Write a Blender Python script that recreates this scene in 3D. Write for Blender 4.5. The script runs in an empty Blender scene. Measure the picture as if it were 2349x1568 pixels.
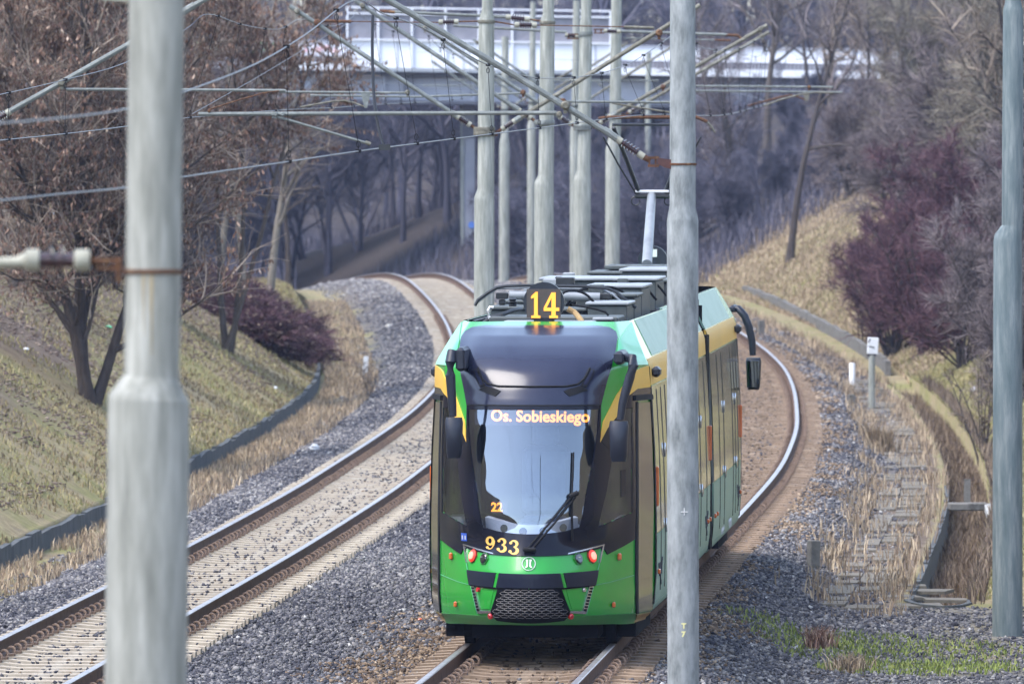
import bpy, math, random
import numpy as np
from mathutils import Vector, Matrix
random.seed(7)
RNG = np.random.default_rng(11)
SC = bpy.context.scene
COL = SC.collection
# ---------------------------------------------------------------- camera numbers
F, HZ, CX, CH = 23000.0, 308.0, 1174.5, 5.3      # focal length in picture units, horizon row, centre column, lens height

def P(px, py, d):
    return Vector(((px - CX) / F * d, d, CH - (py - HZ) / F * d))

# ---------------------------------------------------------------- materials
def nd(nt, t, x=0, y=0, **kw):
    n = nt.nodes.new(t); n.location = (x, y)
    for k, v in kw.items():
        if k in n.inputs: n.inputs[k].default_value = v
        else: setattr(n, k, v)
    return n

def ramp(nt, fac, stops):
    r = nt.nodes.new('ShaderNodeValToRGB')
    e = r.color_ramp.elements
    while len(e) < len(stops): e.new(0.5)
    for i, (p, c) in enumerate(stops):
        e[i].position = p; e[i].color = (*c, 1)
    nt.links.new(fac, r.inputs[0])
    return r.outputs[0]

def newmat(name):
    m = bpy.data.materials.new(name); m.use_nodes = True
    nt = m.node_tree
    b = nt.nodes['Principled BSDF']
    return m, nt, b

def noise(nt, scale, detail=4, rough=.6, stretch=(1, 1, 1), coord='Object', dist=0):
    tc = nd(nt, 'ShaderNodeTexCoord'); mp = nd(nt, 'ShaderNodeMapping')
    mp.inputs['Scale'].default_value = stretch
    nt.links.new(tc.outputs[coord], mp.inputs[0])
    n = nd(nt, 'ShaderNodeTexNoise')
    n.inputs['Scale'].default_value = scale; n.inputs['Detail'].default_value = detail
    n.inputs['Roughness'].default_value = rough; n.inputs['Distortion'].default_value = dist
    nt.links.new(mp.outputs[0], n.inputs['Vector'])
    return n.outputs['Fac']

def pmat(name, c1, c2=None, scale=6, rough=.6, metal=0, bump=0, stretch=(1, 1, 1), spec=.5, coat=0, c3=None, detail=5, lo=.35, hi=.68):
    m, nt, b = newmat(name)
    c2 = c2 or tuple(x * .75 for x in c1)
    f = noise(nt, scale, detail, .65, stretch)
    st = [(lo, c1), (hi, c2)] if not c3 else [(lo, c1), ((lo + hi) / 2, c2), (hi, c3)]
    nt.links.new(ramp(nt, f, st), b.inputs['Base Color'])
    b.inputs['Roughness'].default_value = rough; b.inputs['Metallic'].default_value = metal
    b.inputs['Specular IOR Level'].default_value = spec
    b.inputs['Coat Weight'].default_value = coat; b.inputs['Coat Roughness'].default_value = .12 if 'hood' in name else .04
    if bump:
        bp = nd(nt, 'ShaderNodeBump'); bp.inputs['Strength'].default_value = bump; bp.inputs['Distance'].default_value = .02
        nt.links.new(f, bp.inputs['Height']); nt.links.new(bp.outputs[0], b.inputs['Normal'])
    return m

def rndmat(name, stops, rough=.8, spec=.25, trans=0):
    m, nt, b = newmat(name)
    a = nd(nt, 'ShaderNodeAttribute'); a.attribute_name = 'rnd'
    nt.links.new(ramp(nt, a.outputs['Fac'], stops), b.inputs['Base Color'])
    b.inputs['Roughness'].default_value = rough; b.inputs['Specular IOR Level'].default_value = spec
    return m

def emat(name, col, strength):
    m, nt, b = newmat(name)
    b.inputs['Base Color'].default_value = (*[c * .5 for c in col], 1)
    b.inputs['Emission Color'].default_value = (*col, 1); b.inputs['Emission Strength'].default_value = strength
    return m

M = {}
def setup_materials():
    g = M
    def pole(name, a, b, c, sc=9):
        return pmat(name, a, b, sc, .75, 0, .25, (1, 1, .12), .3, 0, c, 8, .3, .72)
    g['pole'] = pole('weathered_pole_paint', (.15, .152, .132), (.265, .265, .235), (.41, .405, .37), 16)
    g['pole_green'] = pole('weathered_green_pole_paint', (.08, .11, .118), (.135, .165, .172), (.23, .255, .255), 14)
    g['polec'] = pole('pale_pole_paint', (.16, .168, .145), (.265, .272, .24), (.39, .39, .355), 15)
    g['tube'] = pmat('galvanised_tube', (.19, .205, .195), (.13, .14, .13), 5, .55, .15, .1, (1, 1, 1), .4, 0, (.26, .275, .26))
    g['tube_dirty'] = pmat('stained_tube', (.18, .175, .14), (.12, .11, .085), 7, .65, .1, .15, (1, 1, 1), .3, 0, (.26, .25, .21))
    g['rust'] = pmat('rust', (.13, .06, .03), (.08, .04, .025), 14, .85, 0, .4, (1, 1, 1), .2, 0, (.22, .125, .065))
    g['insul'] = pmat('brown_porcelain', (.035, .016, .018), (.05, .025, .03), 8, .12, 0, 0, (1, 1, 1), .6)
    g['cream'] = pmat('cream_cap', (.34, .33, .265), (.24, .23, .18), 9, .5)
    g['wire'] = pmat('copper_wire', (.085, .08, .10), (.05, .046, .06), 3, .45, .4)
    g['wire_dark'] = pmat('dark_cable', (.008, .008, .010), (.012, .012, .014), 3, .6, 0, 0, (1, 1, 1), .2)
    g['steel_dark'] = pmat('dark_steel', (.018, .02, .023), (.032, .034, .037), 9, .45, .3)
    g['rail_web'] = pmat('rail_rust', (.085, .048, .032), (.13, .078, .052), 4, .8, 0, .3, (1, 1, 1), .2, 0, (.06, .036, .027))
    g['rail_head'] = pmat('polished_rail', (.46, .42, .41), (.30, .25, .22), 3, .42, .8)
    g['clip'] = pmat('rusty_clip', (.13, .085, .06), (.20, .135, .095), 9, .8)
    g['sleeper'] = pmat('pale_concrete_sleeper', (.50, .43, .33), (.36, .30, .23), 2.2, .9, 0, .3, (1, 1, 1), .2, 0, (.54, .49, .41))
    g['sleeper_brown'] = pmat('stained_concrete_sleeper', (.31, .22, .15), (.20, .14, .095), 2.2, .9, 0, .3, (1, 1, 1), .2, 0, (.38, .29, .21))
    g['concrete'] = pmat('old_concrete', (.10, .095, .085), (.17, .16, .145), 3, .9, 0, .5, (1, 1, 1), .2, 0, (.055, .052, .047))
    g['wall_dark'] = pmat('mossy_dark_concrete', (.055, .06, .065), (.10, .105, .105), 3.5, .95, 0, .5, (1, 1, .35), .2, 0, (.04, .045, .05))
    g['slab'] = pmat('path_slab', (.125, .11, .088), (.17, .15, .12), 4, .95, 0, .4, (1, 1, 1), .2, 0, (.09, .082, .065))
    g['white'] = pmat('white_paint', (.72, .72, .72), (.60, .60, .60), 5, .6)
    g['litter'] = pmat('white_plastic', (.75, .76, .8), (.55, .56, .62), 9, .4)
    # tram
    g['green'] = pmat('green_tram_paint', (.016, .31, .032), (.020, .27, .034), 2.5, .26, 0, 0, (1, 1, 1), .5, .35)
    g['green_dirty'] = pmat('dusty_green_tram_paint', (.028, .19, .034), (.05, .17, .05), 3, .5, 0, .1, (1, 1, .3), .4, .1)
    g['green_pale'] = pmat('pale_green_tram_paint', (.19, .32, .245), (.23, .36, .285), 1.6, .45, 0, 0, (1, .3, .5), .3, .0, (.16, .29, .215))
    g['mint'] = pmat('mint_tram_paint', (.06, .36, .16), (.08, .40, .19), 2, .35, 0, 0, (1, 1, 1), .35, .2)
    g['yellow'] = pmat('yellow_tram_paint', (.80, .47, .07), (.72, .43, .08), 2, .4, 0, 0, (1, .3, 1), .35, .1)
    g['black'] = pmat('gloss_black_panel', (.007, .008, .016), (.010, .011, .020), 2, .14, 0, 0, (1, 1, 1), .2, .04)
    g['hood'] = pmat('dark_hood_gloss', (.012, .014, .034), (.017, .020, .044), 1.4, .20, 0, 0, (1, 1, 1), .40, .16)
    g['band'] = pmat('dark_bumper_band', (.009, .012, .026), (.012, .016, .030), 4, .35, 0, 0, (1, 1, 1), .3, .0)
    g['sideglass'] = pmat('tinted_side_glass', (.165, .175, .16), (.205, .215, .20), 2, .16, 0, 0, (1, .4, .4), .9, .8)
    g['seam'] = pmat('dark_seam', (.04, .038, .034), (.055, .05, .045), 9, .6)
    g['bellows'] = pmat('black_rubber', (.008, .008, .010), (.012, .012, .014), 9, .7, 0, 0, (1, 1, 1), .2)
    g['mirror_black'] = pmat('matt_black_plastic', (.014, .017, .028), (.018, .021, .032), 12, .42, 0, .05, (1, 1, 1), .35)
    g['chrome'] = pmat('satin_chrome', (.55, .56, .58), (.45, .46, .48), 5, .25, .9)
    g['under'] = pmat('underframe_black', (.004, .004, .006), (.007, .007, .009), 4, .9, 0, 0, (1, 1, 1), .08)
    g['tan'] = pmat('dirty_door_sill', (.36, .24, .10), (.28, .18, .08), 6, .7)
    g['door_glass'] = pmat('dirty_door_glass', (.060, .050, .034), (.085, .07, .045), 5, .12, 0, .12, (1, 1, .6), .6, .5, (.042, .036, .028))
    g['amber'] = pmat('amber_reflector', (.62, .13, .025), (.52, .10, .02), 9, .25, 0, 0, (1, 1, 1), .6, .4)
    g['redref'] = pmat('red_reflector', (.55, .02, .03), (.42, .015, .02), 9, .25, 0, 0, (1, 1, 1), .6, .4)
    g['lens'] = pmat('black_lens', (.008, .01, .01), (.012, .014, .014), 9, .06, 0, 0, (1, 1, 1), .8, .8)
    g['roof_box'] = pmat('roof_equipment_grey', (.055, .063, .062), (.085, .095, .092), 3, .55, .1, 0, (1, 1, 1), .4)
    g['roof_light'] = pmat('roof_aluminium', (.30, .315, .33), (.22, .235, .25), 3, .45, .3)
    g['roof_dark'] = pmat('roof_dark', (.02, .023, .026), (.035, .038, .042), 4, .6)
    g['gold'] = pmat('gold_figures', (.74, .43, .10), (.68, .38, .08), 8, .5)
    g['led'] = emat('amber_led', (1.0, .38, .04), .42)
    g['led_soft'] = emat('amber_led_behind_glass', (1.0, .29, .02), .85)
    g['tail'] = emat('red_tail_lamp', (1.0, .045, .025), .28)
    g['tail_core'] = emat('red_tail_lamp_core', (1.0, .36, .26), .38)
    g['dash'] = pmat('pale_dashboard', (.60, .61, .64), (.52, .53, .56), 5, .6)
    g['cab'] = pmat('dark_cab_lining', (.030, .035, .05), (.02, .024, .035), 3, .8)
    g['seat'] = pmat('blue_grey_seat', (.10, .13, .20), (.07, .09, .15), 6, .8)
    g['led_panel'] = pmat('unlit_led_panel', (.070, .050, .045), (.055, .04, .036), 30, .5)
    g['blue'] = pmat('blue_sticker', (.04, .13, .62), (.03, .1, .5), 9, .4)
    g['mirrorglass'] = pmat('mirror_glass', (.10, .12, .15), (.08, .1, .13), 5, .03, 1)
    # see-through glazing
    def glass(name, tint, refl_ior, gl):
        m, nt, b = newmat(name)
        nt.nodes.remove(b)
        out = nt.nodes['Material Output']
        lw = nd(nt, 'ShaderNodeLayerWeight'); pw = nd(nt, 'ShaderNodeMath', operation='POWER'); nt.links.new(lw.outputs['Facing'], pw.inputs[0]); pw.inputs[1].default_value = 4
        fr = nd(nt, 'ShaderNodeMath', operation='MULTIPLY_ADD'); nt.links.new(pw.outputs[0], fr.inputs[0]); fr.inputs[1].default_value = .7; fr.inputs[2].default_value = refl_ior
        tr = nd(nt, 'ShaderNodeBsdfTransparent'); tr.inputs[0].default_value = (*tint, 1)
        go = nd(nt, 'ShaderNodeBsdfGlossy'); go.inputs['Roughness'].default_value = gl; go.inputs[0].default_value = (.80, .88, 1, 1)
        mx = nd(nt, 'ShaderNodeMixShader')
        nt.links.new(fr.outputs[0], mx.inputs[0]); nt.links.new(tr.outputs[0], mx.inputs[1]); nt.links.new(go.outputs[0], mx.inputs[2])
        nt.links.new(mx.outputs[0], out.inputs[0])
        return m
    g['windscreen'] = glass('windscreen_glass', (.72, .78, .88), .20, .03)
    g['cornerglass'] = glass('corner_window_glass', (.78, .80, .80), .09, .03)
    # bridge
    g['br_white'] = pmat('white_bridge_panel', (.78, .79, .83), (.70, .71, .77), .6, .6, 0, 0, (1, 1, .3))
    g['br_girder'] = pmat('pale_girder', (.40, .41, .47), (.34, .35, .41), .5, .7, 0, 0, (1, 1, .4), .3, 0, (.45, .46, .52))
    g['br_grey'] = pmat('grey_mesh_screen', (.20, .195, .225), (.25, .245, .275), 3, .7)
    g['br_pier'] = pmat('grey_pier', (.30, .30, .33), (.24, .24, .27), 1, .85)
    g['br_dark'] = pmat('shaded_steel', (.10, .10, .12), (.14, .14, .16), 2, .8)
    g['spray_pink'] = pmat('pink_spray_paint', (.72, .46, .48), (.74, .54, .56), 3, .8)
    g['spray_green'] = pmat('green_spray_paint', (.25, .62, .22), (.32, .66, .3), 3, .8)
    g['spray_blue'] = pmat('blue_spray_paint', (.10, .20, .55), (.13, .25, .6), 3, .8)
    g['spray_black'] = pmat('black_spray_paint', (.02, .02, .03), (.03, .03, .045), 3, .8)
    # plants
    g['bark'] = pmat('grey_bark', (.075, .06, .052), (.12, .10, .085), 12, .9, 0, .5, (1, 1, .25), .2)
    g['bark_dark'] = pmat('dark_bark', (.045, .036, .034), (.08, .066, .058), 12, .9, 0, .5, (1, 1, .25), .2)
    g['bark_pale'] = pmat('pale_bark', (.21, .185, .15), (.13, .115, .095), 10, .9, 0, .4, (1, 1, .3), .2)
    g['twig_brown'] = rndmat('brown_twigs', [(0, (0.064, 0.048, 0.038)), (.5, (0.185, 0.142, 0.11)), (1, (0.43, 0.35, 0.28))])
    g['twig_purple'] = rndmat('purple_brown_twigs', [(0, (0.046, 0.036, 0.042)), (.5, (0.14, 0.112, 0.115)), (1, (0.34, 0.285, 0.28))])
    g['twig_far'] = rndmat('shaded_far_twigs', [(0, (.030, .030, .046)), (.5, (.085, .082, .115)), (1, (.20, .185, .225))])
    g['twig_wine'] = rndmat('wine_red_twigs', [(0, (.034, .012, .022)), (.5, (.09, .042, .055)), (1, (.20, .115, .125))])
    g['twig_olive'] = rndmat('olive_twigs', [(0, (0.058, 0.049, 0.041)), (.5, (0.166, 0.143, 0.110)), (1, (0.384, 0.339, 0.269))])
    g['leaf_brown'] = rndmat('dry_brown_leaves', [(0, (.085, .046, .034)), (.45, (.18, .10, .072)), (.8, (.28, .175, .125)), (1, (.45, .34, .26))], .7)
    g['stone'] = rndmat('ballast_stones', [(0, (.040, .040, .050)), (.35, (.092, .090, .102)), (.7, (.165, .157, .160)), (.93, (.25, .235, .225)), (1, (.44, .43, .41))], .9, .2)
    g['stone_rust'] = rndmat('rust_stained_stones', [(0, (.07, .048, .034)), (.4, (.17, .12, .08)), (.8, (.27, .195, .13)), (1, (.42, .33, .24))], .9, .2)
    g['grass'] = rndmat('short_winter_grass', [(0, (.10, .075, .05)), (.3, (.20, .155, .09)), (.55, (.27, .225, .115)), (.8, (.25, .245, .095)), (1, (.44, .37, .21))], .8)
    g['straw'] = rndmat('dry_straw_grass', [(0, (.14, .10, .07)), (.5, (.30, .225, .15)), (1, (.52, .41, .28))], .8)
    g['leaf_litter'] = rndmat('fallen_leaves', [(0, (.075, .05, .045)), (.5, (.15, .105, .085)), (1, (.30, .24, .19))], .8)
    g['green_grass'] = rndmat('fresh_green_grass', [(0, (.11, .14, .04)), (.5, (.19, .24, .055)), (1, (.32, .34, .11))], .8)
    # the ground sheet: colour attribute zone (r ballast, g grass, b rust, alpha shade litter)
    m, nt, b = newmat('ground')
    at = nd(nt, 'ShaderNodeAttribute'); at.attribute_name = 'zone'
    sp = nd(nt, 'ShaderNodeSeparateColor'); nt.links.new(at.outputs['Color'], sp.inputs[0])
    n1 = noise(nt, 7, 8, .7); n2 = noise(nt, .45, 6, .65); n3 = noise(nt, 1.6, 8, .7)
    soil = ramp(nt, n3, [(.3, (.07, .05, .037)), (.5, (.135, .10, .074)), (.68, (.215, .17, .122))])
    grs = ramp(nt, n1, [(.28, (.13, .10, .06)), (.5, (.24, .195, .11)), (.72, (.36, .30, .17))])
    gr2 = ramp(nt, n1, [(.3, (.125, .12, .05)), (.6, (.215, .20, .08)), (.8, (.33, .30, .14))])
    bal = ramp(nt, n1, [(.3, (.045, .043, .046)), (.5, (.10, .096, .098)), (.7, (.18, .17, .16))])
    rst = ramp(nt, n1, [(.3, (.07, .05, .034)), (.5, (.14, .10, .068)), (.7, (.22, .165, .115))])
    def mix(a_, b_, f_):
        x = nd(nt, 'ShaderNodeMix'); x.data_type = 'RGBA'
        nt.links.new(f_, x.inputs[0]); nt.links.new(a_, x.inputs[6]); nt.links.new(b_, x.inputs[7]); return x.outputs[2]
    gg = mix(grs, gr2, ramp(nt, n2, [(.46, (0, 0, 0)), (.62, (1, 1, 1))]))
    mm = nd(nt, 'ShaderNodeMath', operation='MULTIPLY_ADD'); nt.links.new(n2, mm.inputs[0]); mm.inputs[1].default_value = 1.4
    nt.links.new(sp.outputs[1], mm.inputs[2])
    gfac = ramp(nt, mm.outputs[0], [(.95, (0, 0, 0)), (1.0, (0, 0, 0))])
    mr = nd(nt, 'ShaderNodeMapRange'); nt.links.new(mm.outputs[0], mr.inputs[0])
    mr.inputs[1].default_value = .85; mr.inputs[2].default_value = 1.35
    c = mix(soil, gg, mr.outputs[0]); c = mix(c, bal, sp.outputs[0]); c = mix(c, rst, sp.outputs[2])
    shade_litter = ramp(nt, n1, [(.3, (.032, .028, .030)), (.55, (.060, .050, .048)), (.75, (.11, .09, .08))])
    c = mix(c, shade_litter, at.outputs['Alpha'])
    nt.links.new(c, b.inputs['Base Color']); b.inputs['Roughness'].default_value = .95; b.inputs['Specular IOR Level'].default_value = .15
    bp = nd(nt, 'ShaderNodeBump'); bp.inputs['Strength'].default_value = .8; bp.inputs['Distance'].default_value = .06
    nt.links.new(n1, bp.inputs['Height']); nt.links.new(bp.outputs[0], b.inputs['Normal'])
    g['ground'] = m
setup_materials()

# ---------------------------------------------------------------- mesh builder
class MB:
    def __init__(s): s.v = []; s.f = []
    def add(s, vs, fs):
        o = len(s.v); s.v += [tuple(v) for v in vs]; s.f += [tuple(i + o for i in f) for f in fs]; return s
    def box(s, c, size, rz=0, bev=0, rx=0, ry=0):
        hx, hy, hz = [x / 2 for x in size]
        R = Matrix.Rotation(rz, 3, 'Z') @ Matrix.Rotation(ry, 3, 'Y') @ Matrix.Rotation(rx, 3, 'X')
        c = Vector(c)
        if bev <= 0:
            vs = [c + R @ Vector((x * hx, y * hy, z * hz)) for z in (-1, 1) for x, y in ((-1, -1), (1, -1), (1, 1), (-1, 1))]
            return s.add(vs, [(3, 2, 1, 0), (4, 5, 6, 7), (0, 1, 5, 4), (1, 2, 6, 5), (2, 3, 7, 6), (3, 0, 4, 7)])
        b = min(bev, hx * .9, hy * .9, hz * .9)
        rings = []
        for z, k in ((-hz, b), (-hz + b, 0), (hz - b, 0), (hz, b)):
            x, y = hx - k, hy - k; q = b * (.7 if k == 0 else .5)
            rings.append([(-x + q, -y), (x - q, -y), (x, -y + q), (x, y - q), (x - q, y), (-x + q, y), (-x, y - q), (-x, -y + q)])
        vs = []
        for (z, _), r in zip(((-hz, 0), (-hz + b, 0), (hz - b, 0), (hz, 0)), rings): vs += [c + R @ Vector((x, y, z)) for x, y in r]
        fs = [tuple(range(7, -1, -1)), tuple(range(24, 32))]
        for k in range(3):
            for i in range(8): fs.append((k * 8 + i, k * 8 + (i + 1) % 8, k * 8 + 8 + (i + 1) % 8, k * 8 + 8 + i))
        return s.add(vs, fs)
    def tube(s, pts, r, n=8, cap=True):
        pts = [Vector(p) for p in pts]; k = len(pts)
        rs = list(r) if hasattr(r, '__len__') else [r] * k
        vs = []; fs = []
        up = None
        for i, p in enumerate(pts):
            t = (pts[min(i + 1, k - 1)] - pts[max(i - 1, 0)])
            if t.length < 1e-9: t = Vector((0, 0, 1))
            t.normalize()
            if up is None: up = Vector((0, 0, 1)) if abs(t.z) < .9 else Vector((1, 0, 0))
            a = t.cross(up)
            if a.length < 1e-6: a = t.cross(Vector((1, .1, 0)))
            a.normalize(); b = t.cross(a); up = -b if False else up
            for j in range(n):
                an = 2 * math.pi * j / n
                vs.append(p + (a * math.cos(an) + b * math.sin(an)) * rs[i])
        for i in range(k - 1):
            for j in range(n):
                j2 = (j + 1) % n
                fs.append((i * n + j, i * n + j2, (i + 1) * n + j2, (i + 1) * n + j))
        if cap: fs += [tuple(range(n - 1, -1, -1)), tuple(range((k - 1) * n, k * n))]
        return s.add(vs, fs)
    def lathe(s, p0, p1, prof, n=12):
        """prof: list of (t along 0..1, radius)"""
        p0, p1 = Vector(p0), Vector(p1)
        return s.tube([p0.lerp(p1, t) for t, _ in prof], [r for _, r in prof], n)
    def disc(s, c, nrm, r, th, n=20, ry=None):
        c = Vector(c); nrm = Vector(nrm).normalized()
        return s.tube([c - nrm * th / 2, c + nrm * th / 2], r, n)
    def grid(s, rows):
        nr, nc = len(rows), len(rows[0])
        vs = [p for r in rows for p in r]
        fs = [(i * nc + j, i * nc + j + 1, (i + 1) * nc + j + 1, (i + 1) * nc + j) for i in range(nr - 1) for j in range(nc - 1)]
        return s.add(vs, fs)
    def prism(s, poly, a, b):
        """poly: list of 3-vectors, extruded from offset a to offset b (vectors)"""
        n = len(poly); a, b = Vector(a), Vector(b)
        vs = [Vector(p) + a for p in poly] + [Vector(p) + b for p in poly]
        fs = [tuple(range(n - 1, -1, -1)), tuple(range(n, 2 * n))] + [(i, (i + 1) % n, n + (i + 1) % n, n + i) for i in range(n)]
        return s.add(vs, fs)
    def build(s, name, mat, parent=None, smooth=False, world=False):
        me = bpy.data.meshes.new(name)
        vs = s.v
        if world and parent is not None:
            L = Vector((0, 0, 0)); q = parent
            while q is not None: L = L + q.location; q = q.parent
            vs = [(x - L[0], y - L[1], z - L[2]) for x, y, z in vs]
        me.from_pydata(vs, [], s.f); me.materials.append(mat)
        if smooth:
            me.polygons.foreach_set('use_smooth', [True] * len(me.polygons))
            me.set_sharp_from_angle(angle=math.radians(40))
        me.update()
        return link(name, me, parent)

def link(name, me, parent=None):
    o = bpy.data.objects.new(name, me); COL.objects.link(o)
    if parent is not None: o.parent = parent
    return o

def npmesh(name, V, Fc, mat, parent=None, rnd=None, tri=True, smooth=False):
    """V (n,3) float, Fc (m,k) int, rnd per vertex"""
    me = bpy.data.meshes.new(name)
    k = Fc.shape[1]; m = Fc.shape[0]
    me.vertices.add(len(V)); me.vertices.foreach_set('co', np.ascontiguousarray(V, dtype=np.float32).ravel())
    me.loops.add(m * k); me.loops.foreach_set('vertex_index', np.ascontiguousarray(Fc, dtype=np.int32).ravel())
    me.polygons.add(m); me.polygons.foreach_set('loop_start', np.arange(0, m * k, k, dtype=np.int32))
    if smooth: me.polygons.foreach_set('use_smooth', np.ones(m, dtype=bool))
    if rnd is not None:
        a = me.attributes.new('rnd', 'FLOAT', 'POINT'); a.data.foreach_set('value', np.ascontiguousarray(rnd, dtype=np.float32))
    me.materials.append(mat)
    me.update(calc_edges=True)
    if name is None: return me
    return link(name, me, parent)

def thing(name, label, cat, loc=(0, 0, 0), group=None, rotz=0):
    o = bpy.data.objects.new(name, None); COL.objects.link(o)
    o.empty_display_size = .3
    o.location = loc; o.rotation_euler = (0, 0, rotz)
    tag(o, label, cat, group); return o

def tag(o, label, cat, group=None, kind=None):
    o['label'] = label; o['category'] = cat
    if group: o['group'] = group
    if kind: o['kind'] = kind
    return o

def structure(o, kind='structure'): o['kind'] = kind; return o

def text_mesh(s, size, bold=0.0, extrude=0.0):
    cu = bpy.data.curves.new('txt', 'FONT'); cu.body = s; cu.size = size; cu.offset = bold; cu.extrude = extrude
    cu.align_x = 'CENTER'; cu.resolution_u = 3
    o = bpy.data.objects.new('txt', cu); COL.objects.link(o)
    bpy.context.view_layer.update()
    me = bpy.data.meshes.new_from_object(o.evaluated_get(bpy.context.evaluated_depsgraph_get()))
    vs = [tuple(v.co) for v in me.vertices]; fs = [tuple(p.vertices) for p in me.polygons]
    bpy.data.objects.remove(o); bpy.data.curves.remove(cu); bpy.data.meshes.remove(me)
    return vs, fs
# ---------------------------------------------------------------- the track alignment
D0 = np.arange(0, 760, 1.0)
def curve(pts):
    x = np.interp(D0, [p[0] for p in pts], [p[1] for p in pts])
    lo = x[0] - (x[5] - x[0]) / 5 * np.arange(40, 0, -1); hi = x[-1] + (x[-1] - x[-6]) / 5 * np.arange(1, 41)
    e = np.concatenate([lo, x, hi])
    for w in (15, 9):
        e = np.convolve(np.pad(e, w // 2, mode='edge'), np.ones(w) / w, 'valid')
    return e[40:-40]
CLa = curve([(0, -10), (40, -8.2), (60, -7.2), (96.7, -5.05), (105.8, -4.62), (129, -3.42), (150, -2.5), (176, -1.62), (192, -1.15), (209, -.84), (222, -.66), (235, -.60), (250, -.72), (265, -1.0), (280, -1.42), (296, -1.98), (311, -2.55), (322, -3.3), (332, -4.4), (345, -6.2), (362, -9.2), (380, -13), (420, -24), (760, -140)])
CRa = curve([(0, -6), (40, -3.7), (60, -2.45), (96.7, -.15), (103.9, .26), (120, 1.22), (141.4, 2.51), (160, 3.56), (181.4, 4.42), (206, 5.07), (220, 5.33), (229, 5.42), (242.8, 5.36), (255.6, 5.08), (268, 4.68), (280, 4.2), (296, 3.5), (311, 2.75), (322, 1.9), (332, .9), (345, -.9), (362, -3.9), (380, -7.6), (420, -18), (760, -134)])
ZTa = curve([(0, 0), (215, 0), (235, .08), (250, .2), (265, .38), (280, .56), (295, .74), (310, .88), (319, .93), (327, .80), (340, .2), (360, -.9), (400, -2.6), (760, -4)])
def cL(d): return np.interp(d, D0, CLa)
def cR(d): return np.interp(d, D0, CRa)
def zt(d): return np.interp(d, D0, ZTa)
def slope(fn, d): return (fn(d + 1) - fn(d - 1)) / 2

def vnoise(x, y, seed=0):
    x = np.asarray(x, float); y = np.asarray(y, float)
    xi = np.floor(x).astype(int); yi = np.floor(y).astype(int); fx = x - xi; fy = y - yi
    def h(a, b):
        n = (a * 374761393 + b * 668265263 + seed * 982451653) & 0x7fffffff
        n = ((n ^ (n >> 13)) * 1274126177) & 0x7fffffff
        return ((n ^ (n >> 16)) & 0xffff) / 65535.0
    u = fx * fx * (3 - 2 * fx); v = fy * fy * (3 - 2 * fy)
    return (h(xi, yi) * (1 - u) + h(xi + 1, yi) * u) * (1 - v) + (h(xi, yi + 1) * (1 - u) + h(xi + 1, yi + 1) * u) * v

def sst(a, b, x):
    t = np.clip((np.asarray(x, float) - a) / (b - a), 0, 1); return t * t * (3 - 2 * t)

def wallL(d): return 3.72 + .55 * sst(215, 265, d)                  # low drain wall, distance left of the left track
def bankL(d): return wallL(d) + .12 + 2.6 * sst(235, 285, d)
def ditch_on(d): return sst(124.5, 127.5, d) * (1 - sst(228, 246, d))

def height(x, d):
    x = np.asarray(x, float); d = np.asarray(d, float)
    l, r, z0 = cL(d), cR(d), zt(d)
    oL = l - x; oR = x - r
    # middle and ballast
    z = np.full(x.shape, -.225)
    mid = (x > l) & (x < r)
    t = np.clip((x - l) / np.maximum(r - l, 1), 0, 1)
    z = np.where(mid, -.225 - .07 * np.sin(np.pi * t) ** 2, z)
    # left
    zl = np.interp(oL, [0, 1.35, 1.9, 2.75, 3.6], [-.225, -.225, -.26, -.52, -.55])
    b = bankL(d); w = wallL(d)
    bank = -.24 + .60 * np.maximum(oL - b, 0) - .012 * np.maximum(oL - b - 9, 0) ** 2
    bank = np.where(oL - b > 20, np.maximum(bank, 9), bank)
    bank = np.minimum(bank, 9.0) + .12 * ((vnoise(x * .7, d * .35, 3) - .5) + (vnoise(x * .3, d * .12, 4) - .5) * 2.2) * sst(0, 1.5, oL - b)
    zl = np.where(oL > w + .04, np.where(oL > b, bank, -.25), zl)
    z = np.where(oL > 0, zl, z)
    # right
    on = ditch_on(d)
    zr0 = np.interp(oR, [0, 1.4, 1.75, 2.35, 3.35], [-.225, -.225, -.29, -.58, -.60])
    near = sst(128, 122, d)
    st = 4.35 + 2.6 * near
    zr = np.where(oR > 3.35, -.60 - .5 * on * ((oR > 3.42) & (oR < 4.12)), zr0)
    bk = -.56 + .60 * np.maximum(oR - st, 0) + .14 * (vnoise(x * .7, d * .3, 5) - .5) * sst(0, 1, oR - st)
    bk = np.where(oR > st, np.minimum(bk, 8.5), -.60)
    zr = np.where(oR > 4.12, bk, zr)
    z = np.where(oR > 0, zr, z)
    z = z + z0
    # the cutting ends in rising wooded ground far behind the bridge
    hill = -1 + 12.5 * sst(425, 560, d) + 1.5 * (vnoise(x * .03, d * .03, 9) - .5)
    k = sst(405, 450, d)
    return z * (1 - k) + np.maximum(hill, -2) * k

def gz(x, d): return float(height(np.array([x]), np.array([d]))[0])

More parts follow.
